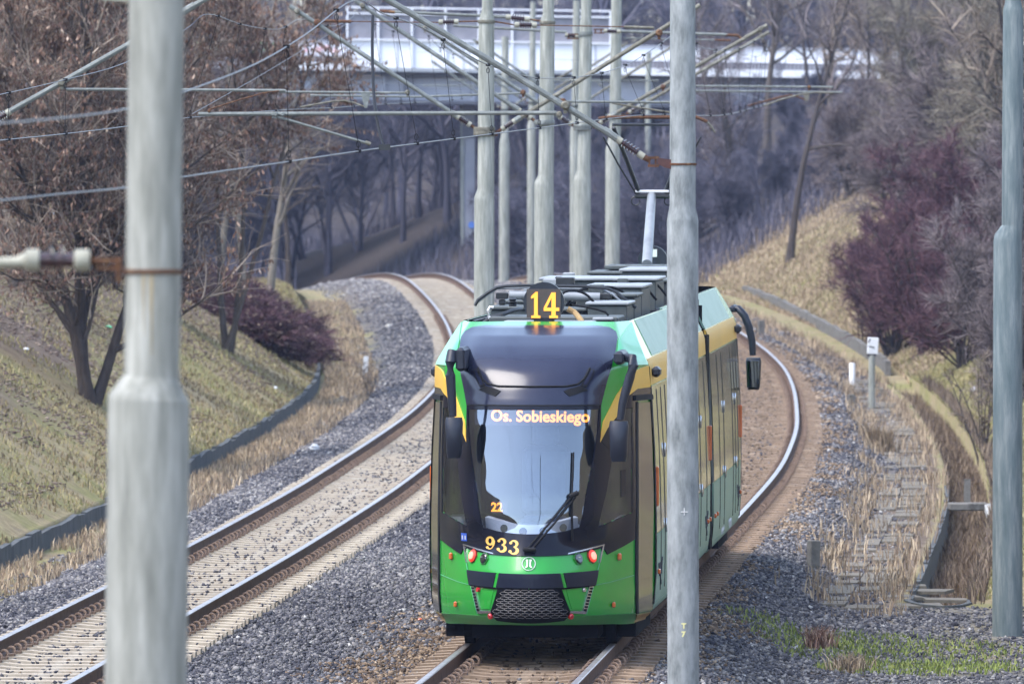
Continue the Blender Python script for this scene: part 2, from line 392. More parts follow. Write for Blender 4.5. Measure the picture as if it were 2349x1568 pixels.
# one sheet of ground
def make_ground():
    left = [60, 45, 34, 27, 22, 19, 17, 15.5, 14, 13, 12, 11.2, 10.4, 9.6, 9, 8.4, 7.9, 7.4, 6.9, 6.5, 6.1, 5.75, 5.4, 5.1, 4.85, 4.6, 4.4, 4.2, 4.05, 3.9]
    wl = [('w', .13), ('w', .045), ('w', .03), 3.35, 3.05, 2.75, 2.45, 2.15, 1.9, 1.6, 1.35, 1.1, .8, .5, .25]
    right = [.25, .5, .8, 1.1, 1.4, 1.58, 1.75, 1.95, 2.15, 2.35, 2.6, 2.85, 3.1, 3.34, 3.41, 3.43, 3.75, 4.11, 4.13, 4.36, 4.6, 4.85, 5.1, 5.4, 5.7, 6, 6.35, 6.7, 7.1, 7.5, 8, 8.5, 9.1, 9.8, 10.6, 11.5, 12.5, 13.5, 15, 17, 20, 24, 30, 40, 60]
    ds = np.concatenate([np.arange(20, 92, 3), np.arange(92, 150, .5), np.arange(150, 240, .8), np.arange(240, 350, 1.4), np.arange(350, 470, 4), np.arange(470, 741, 10)])
    rows = []
    for d in ds:
        xs = [cL(d) - o for o in left] + [cL(d) - (wallL(d) + o[1] if isinstance(o, tuple) else o) for o in wl]
        xs += [cL(d) + (cR(d) - cL(d)) * t for t in np.linspace(0, 1, 16)]
        xs += [cR(d) + o for o in right]
        rows.append(xs)
    X = np.array(rows); Dm = np.repeat(ds[:, None], X.shape[1], 1)
    Z = height(X, Dm)
    n, m = X.shape
    V = np.stack([X, Dm, Z], -1).reshape(-1, 3)
    i = np.arange(n - 1)[:, None] * m + np.arange(m - 1)[None, :]
    Fc = np.stack([i, i + 1, i + 1 + m, i + m], -1).reshape(-1, 4)
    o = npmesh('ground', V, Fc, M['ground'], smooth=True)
    oL = cL(Dm) - X; oR = X - cR(Dm)
    nz = vnoise(X * 1.3, Dm * .6, 21) - .5
    bal = np.where((oL < 0) & (oR < 0), 1.0, 0)
    bal = np.maximum(bal, sst(3.1, 2.6, oL + nz * .8) * (oL >= 0)); bal = np.maximum(bal, sst(2.5, 2.0, oR + nz * .8) * (oR >= 0)); bal = np.maximum(bal, (oR > 1) * (oR < 7) * sst(127, 123, Dm) * np.clip(.75 + nz * 1.2, 0, 1) * sst(7, 5, oR))
    bal = np.maximum(bal, .7 * sst(326, 346, Dm))
    rust = sst(1.9, 1.2, oR + nz) * (oR > 0) + (oR <= 0) * sst(-2.3, -1.5, oR + nz) ; rust = np.clip(rust * .8, 0, .9)
    far = sst(255, 300, Dm)
    rust = np.maximum(rust, far * (1 - sst(322, 330, Dm)) * bal * .35)
    gr = np.clip(.25 + .0 * X, 0, 1)
    br = vnoise(X * .35, Dm * .13, 77)
    gr = np.where((oR > 2.2) & (oR < 3.4), -.5, gr)
    gr = np.where(oL > 0, np.clip(.75 * sst(7.5, 4.5, oL) + (br - .5) * .9 + .15, -.4, 1), gr); gr = np.where(oR > 3.3, .3 + .45 * sst(9, 5, oR), gr)
    gr = gr * (1 - sst(325, 350, Dm) * .97)
    ca = o.data.color_attributes.new('zone', 'FLOAT_COLOR', 'POINT')
    shade = .95 * sst(322, 340, Dm) * (1 - ((oL < 1.6) & (oR < 1.6)))  # dark litter floor, shade under bridge and wood painted into its colour
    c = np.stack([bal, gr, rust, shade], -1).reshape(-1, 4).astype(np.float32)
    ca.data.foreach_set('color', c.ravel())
    structure(o)
make_ground()

# ---------------------------------------------------------------- two railway tracks: rails, sleepers, clips
def rail_mesh(fn, off, d0, d1):
    prof = [(-.075, -.172), (-.075, -.160), (-.012, -.145), (-.010, -.045), (-.036, -.032), (-.036, -.006), (-.028, 0), (.028, 0), (.036, -.006), (.036, -.032), (.010, -.045), (.012, -.145), (.075, -.160), (.075, -.172)]
    rows = []
    for d in np.arange(d0, d1, 1.2):
        s = slope(fn, d); L = math.hypot(1, s); nx, ny = 1 / L, -s / L
        c = Vector((fn(d) + nx * off, d + ny * off, zt(d)))
        rows.append([c + Vector((nx * a, ny * a, b)) for a, b in prof] )
    return rows
def sleeper_base():
    mb = MB()
    # tapered concrete sleeper, sunk middle, raised rail seats
    prof = [(-1.22, .13, -.012), (-1.0, .125, 0), (-.55, .12, .0), (-.35, .10, -.018), (.35, .10, -.018), (.55, .12, 0), (1.0, .125, 0), (1.22, .13, -.012)]
    vs = []
    for x, w, z in prof: vs += [(x, -w, z - .2), (x, -w * .82, z), (x, w * .82, z), (x, w, z - .2)]
    fs = []
    for i in range(len(prof) - 1):
        for j in range(4): fs.append((i * 4 + j, i * 4 + (j + 1) % 4, i * 4 + 4 + (j + 1) % 4, i * 4 + 4 + j))
    fs += [(0, 1, 2, 3), (31, 30, 29, 28)]
    mb.add(vs, fs); return mb
def clip_base(which=None):
    mb = MB()
    for r in (-.7535, .7535) if which is None else (which[0],):
        for s in (-1, 1) if which is None else (which[1],):
            x0 = r + s * .105
            pts = [(x0 + s * (.018 + .046 * math.cos(a)), .05 * math.sin(a * .5), .048 + .046 * math.sin(a)) for a in np.linspace(-1.2, 4.4, 11)]
            mb.tube(pts, .014, 5)
            mb.box((x0 + s * .01, 0, .012), (.10, .16, .03))
    return mb
def make_track(label, fn, smat, d0):
    t = thing('railway_track', label, 'railway track', (float(fn(110.)), 110, 0), 'curving tram tracks')
    for off in (-.7535, .7535):
        rows = rail_mesh(fn, off, d0, 348)
        mb = MB(); mb.grid(rows); me_o = mb.build('rail', M['rail_web'], t, True, True)
        hd = MB(); hd.grid([[r[5] + Vector((0, 0, .001)), r[6] + Vector((0, 0, .002)), r[7] + Vector((0, 0, .002)), r[8] + Vector((0, 0, .001))] for r in rows])
        hd.build('rail_head', M['rail_head'], me_o, False, False)
        # head was built in world coordinates: shift with its rail
        c = COL.objects[-1]
        c.data.transform(Matrix.Translation(-t.location))
    sb, cb = sleeper_base(), clip_base()
    sme = None; cme = []; c4 = [clip_base((r, s)) for r in (-.7535, .7535) for s in (-1, 1)]
    rest_s, rest_c = MB(), MB()
    ds = np.arange(d0, 342, .62)
    for i, d in enumerate(ds):
        s = slope(fn, d); a = -math.atan(s)
        mat = Matrix.Translation((float(fn(d)) + random.uniform(-.012, .012), d, float(zt(d)) - .175 + random.uniform(-.006, .004))) @ Matrix.Rotation(a + random.uniform(-.006, .006), 4, 'Z')
        if i < 100:
            if sme is None:
                o = sb.build('sleeper', smat, t); sme = o.data
            else:
                o = link('sleeper', sme, t)
            o.matrix_basis = Matrix.Translation(-t.location) @ mat
            if i < 25:
                for k in range(4):
                    if i == 0: c = c4[k].build('rail_clip', M['clip'], t); cme.append(c.data)
                    else: c = link('rail_clip', cme[k], t)
                    c.matrix_basis = Matrix.Translation(-t.location) @ mat
            else: rest_c.add([mat @ Vector(v) for v in cb.v], cb.f)
        else:
            rest_s.add([mat @ Vector(v) for v in sb.v], sb.f)
            if i < 290: rest_c.add([mat @ Vector(v) for v in cb.v], cb.f)
    rest_s.build('sleeper', smat, t, False, True)['kind'] = 'stuff'
    rest_c.build('rail_clip', M['clip'], t, False, True)['kind'] = 'stuff'
make_track('track with pale cream sleepers and no vehicle on it, at the left', cL, M['sleeper'], 93.5)
make_track('track with brown stained sleepers carrying the green tram', cR, M['sleeper_brown'], 93.5)

# ---------------------------------------------------------------- loose ballast
def scatter_poly(V, size, rnd, rng, name, mat, base='oct', squash=.75):
    n = len(V)
    b = np.array([(1, 0, 0), (-1, 0, 0), (0, 1, 0), (0, -1, 0), (0, 0, 1), (0, 0, -1)], float)
    f = np.array([(0, 2, 4), (2, 1, 4), (1, 3, 4), (3, 0, 4), (2, 0, 5), (1, 2, 5), (3, 1, 5), (0, 3, 5)])
    an = rng.uniform(0, 6.283, n); ca, sa = np.cos(an), np.sin(an)
    W = b[None] * rng.uniform(.55, 1.15, (n, 6, 1)) + rng.normal(0, .22, (n, 6, 3))
    # tumble
    tl = rng.uniform(-.9, .9, n); ct, stt = np.cos(tl), np.sin(tl)
    x, y, z = W[..., 0], W[..., 1], W[..., 2]
    y, z = y * ct[:, None] - z * stt[:, None], y * stt[:, None] + z * ct[:, None]
    x, y = x * ca[:, None] - y * sa[:, None], x * sa[:, None] + y * ca[:, None]
    W = np.stack([x, y, z * squash], -1) * size[:, None, None] + V[:, None, :]
    Fc = (f[None] + (np.arange(n) * 6)[:, None, None]).reshape(-1, 3)
    return npmesh(name, W.reshape(-1, 3), Fc, mat, rnd=np.repeat(rnd, 6))

def make_ballast():
    rng = np.random.default_rng(5)
    def sample(n, d0, d1, p=1.0):
        u = rng.random(n); d = d0 + (d1 - d0) * u ** p
        return d
    Vs, Ss, Rs, K = [], [], [], []
    for n, d0, d1, smin, smax in ((150000, 93, 136, .022, .05), (95000, 136, 190, .03, .055), (60000, 190, 260, .04, .07), (30000, 260, 335, .05, .08)):
        d = sample(n, d0, d1)
        l, r = cL(d), cR(d)
        x = l - 3.3 + rng.random(n) * (r - l + 3.3 + np.where(d < 125, 6.2, 3.1))
        oL, oR = l - x, x - r
        keep = np.ones(n, bool)
        nz = vnoise(x * 1.2, d * .5, 31) - .5
        keep &= ~((oL > 2.3 + nz * 1.1) & (rng.random(n) > .22)); keep &= ~((oR > 2.1 + nz * 1.0 + np.where(d < 124, 1.6, 0)) & (rng.random(n) > np.where(d < 125, .45, .25)))
        on = (np.abs(oL) < 1.2) | (np.abs(oR) < 1.2)
        keep &= ~(on & (rng.random(n) > .022))
        keep &= ~((np.abs(np.abs(oL) - .7535) < .13) | (np.abs(np.abs(oR) - .7535) < .13))
        x, d, nz = x[keep], d[keep], nz[keep]; on = on[keep]
        z = height(x, d)
        s = rng.uniform(smin * .7, smax * .92, len(x)) * rng.uniform(.7, 1.0, len(x)) * np.where(rng.random(len(x)) > .96, 1.5, 1) * np.where(on, .85, 1)
        oR = x - cR(d)
        pr = np.where(oR > 0, sst(2.0, 1.0, oR + nz * 1.2), sst(-2.6, -1.2, oR + nz))
        rusty = rng.random(len(x)) < pr * .85
        q = rng.random(len(x)) ** 1.25
        q = np.clip(q + (vnoise(x * .5, d * .2, 41) - .5) * .35 + .4 * sst(270, 310, d), 0, .94); q = np.where(rng.random(len(x)) > .992, 1.0, q)
        Vs.append(np.stack([x, d, z + s * .25], -1)); Ss.append(s); Rs.append(q); K.append(rusty)
    # stones packed between the sleepers, coloured darker for the gaps' dirt and shade
    for fn, rustp in ((cL, .12), (cR, .8)):
        g = np.arange(93.5 + .31, 250, .62)
        for k in range(24):
            off = rng.uniform(-1.2, 1.2, len(g)); dd = g + rng.uniform(-.13, .13, len(g))
            ok = np.abs(np.abs(off) - .7535) > .07; off, dd = off[ok], dd[ok]; x = fn(dd) + off
            s = rng.uniform(.02, .034, len(x))
            Vs.append(np.stack([x, dd, zt(dd) - .204 + s * .30], -1)); Ss.append(s); Rs.append(rng.random(len(x)) ** 1.6 * .7); K.append(rng.random(len(x)) < rustp)
    V, S_, R, K = [np.concatenate(a) for a in (Vs, Ss, Rs, K)]
    o = scatter_poly(V[~K], S_[~K], R[~K], rng, 'ballast', M['stone']); tag(o, 'grey crushed stone ballast between and beside the tracks', 'ballast', None, 'stuff')
    o = scatter_poly(V[K], S_[K], R[K], rng, 'rust_stained_ballast', M['stone_rust']); tag(o, 'brown rust stained ballast along the track under the tram', 'ballast', None, 'stuff')
make_ballast()

# ---------------------------------------------------------------- grass as loose blades
def blades(name, x, d, hmin, hmax, w, mat, rng, lean=.5, rnd=None, z=None):
    n = len(x); z = height(x, d) if z is None else z
    an = rng.uniform(0, 6.283, n); h = rng.uniform(hmin, hmax, n); le = rng.uniform(.1, lean, n) * h
    la = rng.uniform(0, 6.283, n)
    ww = w * rng.uniform(.6, 1.3, n)
    dx, dy = np.cos(an) * ww, np.sin(an) * ww
    tx, ty = np.cos(la) * le, np.sin(la) * le
    V = np.empty((n, 5, 3))
    V[:, 0] = np.stack([x - dx, d - dy, z - .01], -1); V[:, 1] = np.stack([x + dx, d + dy, z - .01], -1)
    V[:, 2] = np.stack([x + dx * .7 + tx * .35, d + dy * .7 + ty * .35, z + h * .6], -1)
    V[:, 3] = np.stack([x - dx * .7 + tx * .35, d - dy * .7 + ty * .35, z + h * .6], -1)
    V[:, 4] = np.stack([x + tx, d + ty, z + h * .95], -1)
    i = (np.arange(n) * 5)[:, None]
    Fc = np.concatenate([i + np.array([[0, 1, 2]]), i + np.array([[0, 2, 3]]), i + np.array([[3, 2, 4]])], 0)
    r = rng.random(n) if rnd is None else rnd
    return npmesh(name, V.reshape(-1, 3), Fc, mat, rnd=np.repeat(r, 5))

def make_grass():
    rng = np.random.default_rng(17)
    # left bank
    n = 120000
    d = 100 + 195 * rng.random(n) ** 1.15; b = bankL(d); o = b - .1 + rng.random(n) ** 1.3 * 8.5; x = cL(d) - o
    nz = vnoise(x * .8, d * .35, 51); nz2 = vnoise(x * 2.2, d * .9, 52)
    br = vnoise(x * .35, d * .13, 77); keep = (nz * .5 + nz2 * .3 + br * .35 > .44 + .10 * sst(4.5, 8, o)); x, d, nz = x[keep], d[keep], nz[keep]
    r = np.clip(rng.normal(.45, .2, len(x)) + (nz - .5) * .9, 0, 1)
    tag(blades('bank_grass', x, d, .02, .10, .012, M['grass'], rng, .9, r), 'short olive and straw coloured grass on the left bank', 'grass', None, 'stuff')
    # right bank
    n = 130000
    d = 118 + 200 * rng.random(n) ** .9; o = 4.2 + 2.4 * sst(128, 122, d) + rng.random(n) ** 1.3 * 8; x = cR(d) + o
    nz = vnoise(x * .8, d * .35, 61); keep = nz > .25; x, d, nz = x[keep], d[keep], nz[keep]
    r = np.clip(rng.normal(.62, .2, len(x)) + (nz - .5) * .9, 0, 1)
    tag(blades('verge_grass', x, d, .03, .12, .012, M['grass'], rng, .9, r), 'yellow green grass on the bank right of the drain', 'grass', None, 'stuff')
    n = 56000
    d = 127 + 122 * rng.random(n); o = 4.13 + rng.random(n) ** 1.5 * 3; x = cR(d) + o
    tag(blades('lawn_grass', x, d, .03, .11, .012, M['grass'], rng, .9, np.clip(rng.normal(.78, .14, n), 0, 1)), 'pale yellow green grass right beside the drain', 'grass', None, 'stuff')
    # fresh green patches bottom right and far right
    xs, dsn = [], []
    for px, py, rx, rd, k in ((1900, 1478, 1.1, 2.8, 950), (2010, 1490, 1.3, 3.0, 750), (2140, 1508, 1.2, 3.0, 600), (1830, 1470, .6, 1.4, 450), (2120, 828, 1.0, 5, 5000), (2100, 1535, 1.0, 1.2, 1500)):
        dd = 5.9 * F / (py - HZ)
        for _ in range(12): dd += .6 * ((CH - gz((px - CX) / F * dd, dd)) * F / (py - HZ) - dd)
        c = P(px, py, dd)
        a = rng.uniform(0, 6.283, k); q = rng.random(k) ** .6 * 1.15
        xs.append(c.x + np.cos(a) * q * rx); dsn.append(dd + np.sin(a) * q * rd)
    x = np.concatenate(xs); d = np.concatenate(dsn)
    tag(blades('green_grass', x, d, .03, .09, .010, M['green_grass'], rng, .8), 'fresh green grass patches on the gravel at bottom right', 'grass', None, 'stuff')
    n = 70000
    d = 238 + 100 * rng.random(n); o = 4.1 + rng.random(n) ** 1.2 * 9; x = cR(d) + o
    tag(blades('slope_dry_grass', x, d, .05, .17, .016, M['straw'], rng, .9, np.clip(rng.normal(.55, .2, n), 0, 1)), 'pale dry grass on the distant slope at the right', 'dry grass', None, 'stuff')
    n = 40000
    d = 232 + 100 * rng.random(n); o = wallL(d) + .1 + rng.random(n) ** 1.1 * 7; x = cL(d) - o
    tag(blades('far_bank_grass', x, d, .05, .16, .016, M['grass'], rng, .9), 'olive grass on the far part of the left bank', 'grass', None, 'stuff')
    # tall straw: left strip between wall and ballast, right strips beside the path
    n = 24000
    d = 126 + 175 * rng.random(n); w = wallL(d); o = w - .15 - rng.random(n) ** 1.4 * 1.25; x = cL(d) - o
    nz = vnoise(x * 1.6, d * .45, 71); keep = nz + .25 * sst(150, 175, d) > .42 ; x, d = x[keep], d[keep]
    tag(blades('dry_grass', x, d, .05, .20, .010, M['straw'], rng, .5), 'dry straw coloured grass between the low wall and the left ballast', 'dry grass', None, 'stuff')
    n = 14000
    d = 122 + 195 * rng.random(n); side = rng.random(n); o = np.where(side < .45, 2.15 + rng.normal(0, .18, n), 3.1 + rng.normal(0, .2, n)); o = np.where(side > .88, 2.3 + rng.random(n) * .9, o)
    x = cR(d) + o
    nz = vnoise(x * 1.7, d * .5, 81); keep = (nz > .38) & (o < 3.42); x, d = x[keep], d[keep]
    tag(blades('path_dry_grass', x, d, .06, .26, .010, M['straw'], rng, .5), 'dry straw grass overgrowing the slab path on the right', 'dry grass', None, 'stuff')
    n = 17000
    d = 126 + 108 * rng.random(n); x = cR(d) + 3.40 + rng.random(n) ** .8 * .95
    tag(blades('ditch_weeds', x, d, .08, .34, .010, rndmat('dead_weeds', [(0, (.07, .05, .04)), (.5, (.15, .11, .085)), (1, (.30, .23, .16))]), rng, .5), 'brown dead weeds lying in the drain channel', 'weeds', None, 'stuff')
    # fallen leaves on the left bank
    n = 26000
    d = 105 + 120 * rng.random(n); o = bankL(d) + .4 + rng.random(n) * 7; x = cL(d) - o
    nz = vnoise(x * .5, d * .2, 91); keep = nz > .45; x, d = x[keep], d[keep]
    V = np.stack([x, d, height(x, d) + .02], -1)
    tag(scatter_poly(V, rng.uniform(.025, .06, len(x)), rng.random(len(x)), rng, 'fallen_leaves', M['leaf_litter'], squash=.35), 'brown fallen leaves spread over the left bank', 'fallen leaves', None, 'stuff')
make_grass()

# ---------------------------------------------------------------- drain walls, path, ditch lining
def strip_wall(name, xf, d0, d1, step, w, top, bot, mat, label, cat, jog=.015):
    mb = MB(); ds = np.arange(d0, d1 + .01, step)
    for a, b in zip(ds[:-1], ds[1:]):
        a2, b2 = a + .012, b - .012
        j = random.uniform(-jog, jog); k = random.uniform(-jog, jog)
        q = []
        for d, dj in ((a2, j), (b2, k)):
            x = float(xf(d)) ; zz = float(zt(d))
            q.append([Vector((x - w / 2, d, zz + bot)), Vector((x + w / 2, d, zz + bot)), Vector((x + w / 2, d, zz + top + dj)), Vector((x - w / 2, d, zz + top + dj))])
        mb.add(q[0] + q[1], [(3, 2, 1, 0), (4, 5, 6, 7), (0, 1, 5, 4), (1, 2, 6, 5), (2, 3, 7, 6), (3, 0, 4, 7)])
    o = mb.build(name, mat); return tag(o, label, cat)
strip_wall('retaining_kerb', lambda d: cL(d) - wallL(d), 118, 262, 1.5, .09, -.26, -.8, M['wall_dark'], 'low dark concrete wall along the foot of the left bank', 'low wall', .04)
strip_wall('drain_wall', lambda d: cR(d) + 3.40, 127, 168, 1.5, .07, -.575, -1.3, M['wall_dark'], 'concrete wall of the drain channel beside the slab path', 'low wall', .03)
#strip_wall('bank_kerb', lambda d: cR(d) + 4.12, 126, 240, 1.5, .07, -.60, -1.3, M['wall_dark'], 'concrete kerb at the bank side of the drain channel', 'low wall', .02)
strip_wall('distant_kerb', lambda d: cR(d) + 3.75 + .012 * (d - 242), 242, 312, 2.0, .12, -.30, -1.1, M['concrete'], 'weathered concrete kerb at the foot of the distant right bank', 'low wall', .03)

def make_path():
    mb = MB(); d = 124.5
    while d < 236:
        L = random.uniform(.9, 1.15)
        x = float(cR(d)); s = slope(cR, d)
        for k in (0, 1):
            if random.random() < .42: continue
            c = Vector((x + 2.42 + .44 * k, d, float(zt(d)) - .578 + random.uniform(-.008, .008)))
            mb.box(c, (.42, L - .05, .05), -math.atan(s) + random.uniform(-.02, .02), 0, random.uniform(-.012, .012), random.uniform(-.02, .02))
        d += L
    structure(mb.build('path', M['slab']))
    mb = MB(); d = 122.6                       # loose slabs where the path bends to the right pole
    for px, py in ((2075, 1340), (2130, 1352), (2060, 1365), (2170, 1372), (2110, 1385), (2230, 1400), (2270, 1412), (2180, 1398)):
        dd = 5.89 * F / (py - HZ); c = P(px, py, dd)
        mb.box((c.x, dd, -.612), (.55, .7, .04), random.uniform(-.4, .2), 0, random.uniform(-.02, .02), random.uniform(-.02, .02))
    structure(mb.build('path_slabs', M['slab']))
make_path()
# curved end of the drain and the small culvert block
def drain_end():
    mb = MB(); rows = []
    dd = 126.9; x0 = float(cR(dd))
    for a in np.linspace(0, math.pi, 13):
        c = Vector((x0 + 3.76 - .36 * math.cos(a), dd - .55 * math.sin(a) * 3.2, 0))
        n = Vector((-math.cos(a), -math.sin(a), 0)).normalized()
        rows.append([c + Vector((0, 0, -1.3)), c + Vector((0, 0, -.575)), c + n * .08 + Vector((0, 0, -.575)), c + n * .08 + Vector((0, 0, -.9))])
    mb.grid(rows)
    tag(mb.build('drain_end_wall', M['wall_dark']), 'curved concrete end wall closing the drain channel', 'low wall')
    d = 158.; x0 = float(cR(d))
    t = thing('culvert', 'pale concrete culvert block set into the drain channel', 'culvert', (x0 + 3.76, d, -.6))
    m = MB(); m.box((x0 + 3.76, d, -.56), (.62, .4, .12), .06, .02); m.build('lintel', M['concrete'], t, False, True)
    m = MB(); m.prism([Vector((x0 + 3.95, d - 3.4, -.72)), Vector((x0 + 4.55, d - 3.4, -.45)), Vector((x0 + 4.75, d - .4, -.28)), Vector((x0 + 4.0, d - .4, -.52))], (0, 0, -.1), (0, 0, 0)); m.build('apron', pmat('pale_concrete', (.36, .35, .33), (.26, .25, .235), 3, .9, 0, .3), t, False, True)
    m = MB(); m.box((x0 + 3.80, d + 1.2, -.42), (.10, .12, .5)); m.build('post', M['concrete'], t, False, True)
drain_end()
# ---------------------------------------------------------------- the tram
YAW = .066
TO = Vector((.172, 102.5, 0))
TM = Matrix.Translation(TO) @ Matrix.Rotation(-YAW, 4, 'Z'); TI = TM.inverted()
tram = thing('tram', 'green black and yellow articulated tram showing number 14 on a round roof sign', 'tram', TO, None, -YAW)
def TL(px, py, d): return TI @ P(px, py, d)

def wz(z): return float(np.interp(z, [.26, .34, .55, 1.2, 2.0, 2.9, 3.36], [1.06, 1.14, 1.17, 1.175, 1.155, 1.105, .875]))
def rz(z): return float(np.interp(z, [.26, .34, .42, .6, .80, 1.0, 1.25, 1.6, 2.0, 2.3, 2.55, 2.7, 2.85, 3.0, 3.1, 3.2, 3.28, 3.34, 3.4], [.16, .09, .035, .01, .005, .10, .215, .26, .33, .39, .46, .53, .64, .83, 1.05, 1.36, 1.76, 2.25, 2.7]))
def rs(z): return float(np.interp(z, [2.75, 2.95, 3.15, 3.36], [0, .12, .55, 1.15]))
def ss(a, b, x):
    t = min(1, max(0, (x - a) / (b - a))); return t * t * (3 - 2 * t)
def FV(u, z):
    q = min(1.0, abs(u) / wz(z))
    c = 1.38 * (q * 1.17) ** 2 if q <= .86 else 1.397 + (q - .86) / .14 * .9
    c *= 1 - .62 * ss(1.05, 1.4, z) * (1 - ss(.42, .80, q))
    k = ss(.45, .9, q)
    flat = ss(2.5, 3.2, z) * .45 * q * q          # upper hood is flatter across
    return rz(z) * (1 - k) + rs(z) * k + c - flat
def FS(u, z): return Vector((u, FV(u, z), z))
def FN(u, z):
    e = .01
    a = FS(u + e, z) - FS(u - e, z); b = FS(u, z + e) - FS(u, z - e)
    n = a.cross(b); n.normalize()
    return n if n.y < 0 or abs(n.x) > .5 else -n
def FO(u, z, off): 
    n = FN(u, z)
    return FS(u, z) + n * off
ca, sa = math.cos(YAW), math.sin(YAW)
def U(px, py):
    d = 103.0
    for _ in range(60):
        x = (px - CX) * d / F; z = CH - (py - HZ) * d / F
        dx, dy = x - TO.x, d - TO.y
        u = dx * ca - dy * sa
        w = wz(z); u = max(-w, min(w, u))
        v = FV(u, z)
        d2 = TO.y + (v - dx * sa) / ca
        d += .5 * (d2 - d)
    return u, z

def resample(pts, n):
    out = []
    for i in range(n):
        t = i / (n - 1) * (len(pts) - 1); k = min(int(t), len(pts) - 2); f = t - k
        out.append((pts[k][0] * (1 - f) + pts[k + 1][0] * f, pts[k][1] * (1 - f) + pts[k + 1][1] * f))
    return out

def sheet(rows_uz, off, th=.02):
    """closed thin panel lying on the front surface"""
    mb = MB(); top = [[FO(u, z, off) for u, z in r] for r in rows_uz]
    mb.grid(top)
    nr, nc = len(top), len(top[0])
    ring = [(0, j) for j in range(nc)] + [(i, nc - 1) for i in range(1, nr)] + [(nr - 1, j) for j in range(nc - 2, -1, -1)] + [(i, 0) for i in range(nr - 2, 0, -1)]
    a = [top[i][j] for i, j in ring]; b = [FO(*rows_uz[i][j], off - th) for i, j in ring]
    n = len(ring)
    mb.add(a + b, [(i, (i + 1) % n, n + (i + 1) % n, n + i) for i in range(n)])
    return mb

def full(name, edge, mat, off, bow=(0, 0), nu=33, nv=None, parent=tram, th=.02):
    e = [U(*p) for p in edge]; nv = nv or max(3, len(edge) * 4)
    e = resample(e, nv); rows = []
    for i, (u, z) in enumerate(e):
        t = i / (nv - 1); b = bow[0] * (1 - t) + bow[1] * t
        rows.append([(u * s, z + b * (1 - s * s)) for s in np.linspace(-1, 1, nu)])
    return sheet(rows, off, th).build(name, mat, parent, True)

def half(name, A, B, mat, off, nu=9, nv=None, parent=tram, mirror=True, th=.02, sides=None):
    nv = nv or max(3, (len(A) - 1) * 5 + 1)
    a = resample([U(*p) for p in A], nv); b = resample([U(*p) for p in B], nv)
    out = []
    for s in (1, -1) if mirror else (1,):
        rows = [[((1 - t) * p[0] * s + t * q[0] * s, (1 - t) * p[1] + t * q[1]) for t in np.linspace(0, 1, nu)] for p, q in zip(a, b)]
        out.append(sheet(rows, off, th).build(name, mat, parent, True))
    return out

def strip(name, pts, w, mat, off, mirror=True, parent=tram, px=True):
    uz = [U(*p) for p in pts] if px else pts
    uz = resample(uz, (len(uz) - 1) * 6 + 1)
    for s in (1, -1) if mirror else (1,):
        mb = MB(); mb.tube([FO(u * s, z, off) for u, z in uz], w / 2, 6); mb.build(name, mat, parent, True)

def inside(poly, x, y):
    c = False; n = len(poly)
    for i in range(n):
        x1, y1 = poly[i]; x2, y2 = poly[(i + 1) % n]
        if (y1 > y) != (y2 > y) and x < (x2 - x1) * (y - y1) / (y2 - y1) + x1: c = not c
    return c

# outlines measured on the photograph (right half, mirrored across the tram's middle)
WS = [(1371, 936), (1368, 990), (1360, 1045), (1350, 1095), (1341, 1142), (1335, 1178), (1328, 1210)]
CWL = [(1430, 938), (1418, 985), (1405, 1040), (1397, 1085), (1390, 1126), (1380, 1168), (1371, 1207)]
CWR = [(1449, 935), (1449, 975), (1449, 1020), (1449, 1060), (1449, 1100), (1449, 1140), (1449, 1175)]
WSu = [U(*p) for p in WS]; CWu = [U(*p) for p in CWL] + [U(*p) for p in CWR][::-1]
def grow_poly(poly, k):
    cx = sum(p[0] for p in poly) / len(poly); cy = sum(p[1] for p in poly) / len(poly)
    return [(cx + (x - cx) * (1 + k[0]), cy + (y - cy) * (1 + k[1])) for x, y in poly]
ws_poly = grow_poly([(-u, z) for u, z in WSu] + WSu[::-1], (.03, .012))
ws_poly = [(u, z - (.07 if z < 1.4 else 0)) for u, z in ws_poly]
cw_poly = grow_poly(CWu, (.06, .015))

def hole(u, z):
    return inside(ws_poly, u, z) or inside(cw_poly, abs(u), z)

def two_sided(base, name):
    m = base.copy(); m.name = name; nt = m.node_tree
    b = nt.nodes['Principled BSDF']; out = nt.nodes['Material Output']
    d = nd(nt, 'ShaderNodeBsdfDiffuse'); d.inputs[0].default_value = (.03, .033, .04, 1)
    g = nd(nt, 'ShaderNodeNewGeometry'); mx = nd(nt, 'ShaderNodeMixShader')
    nt.links.new(g.outputs['Backfacing'], mx.inputs[0]); nt.links.new(b.outputs[0], mx.inputs[1]); nt.links.new(d.outputs[0], mx.inputs[2])
    nt.links.new(mx.outputs[0], out.inputs[0]); return m
M['shell'] = two_sided(M['green'], 'green_tram_shell')

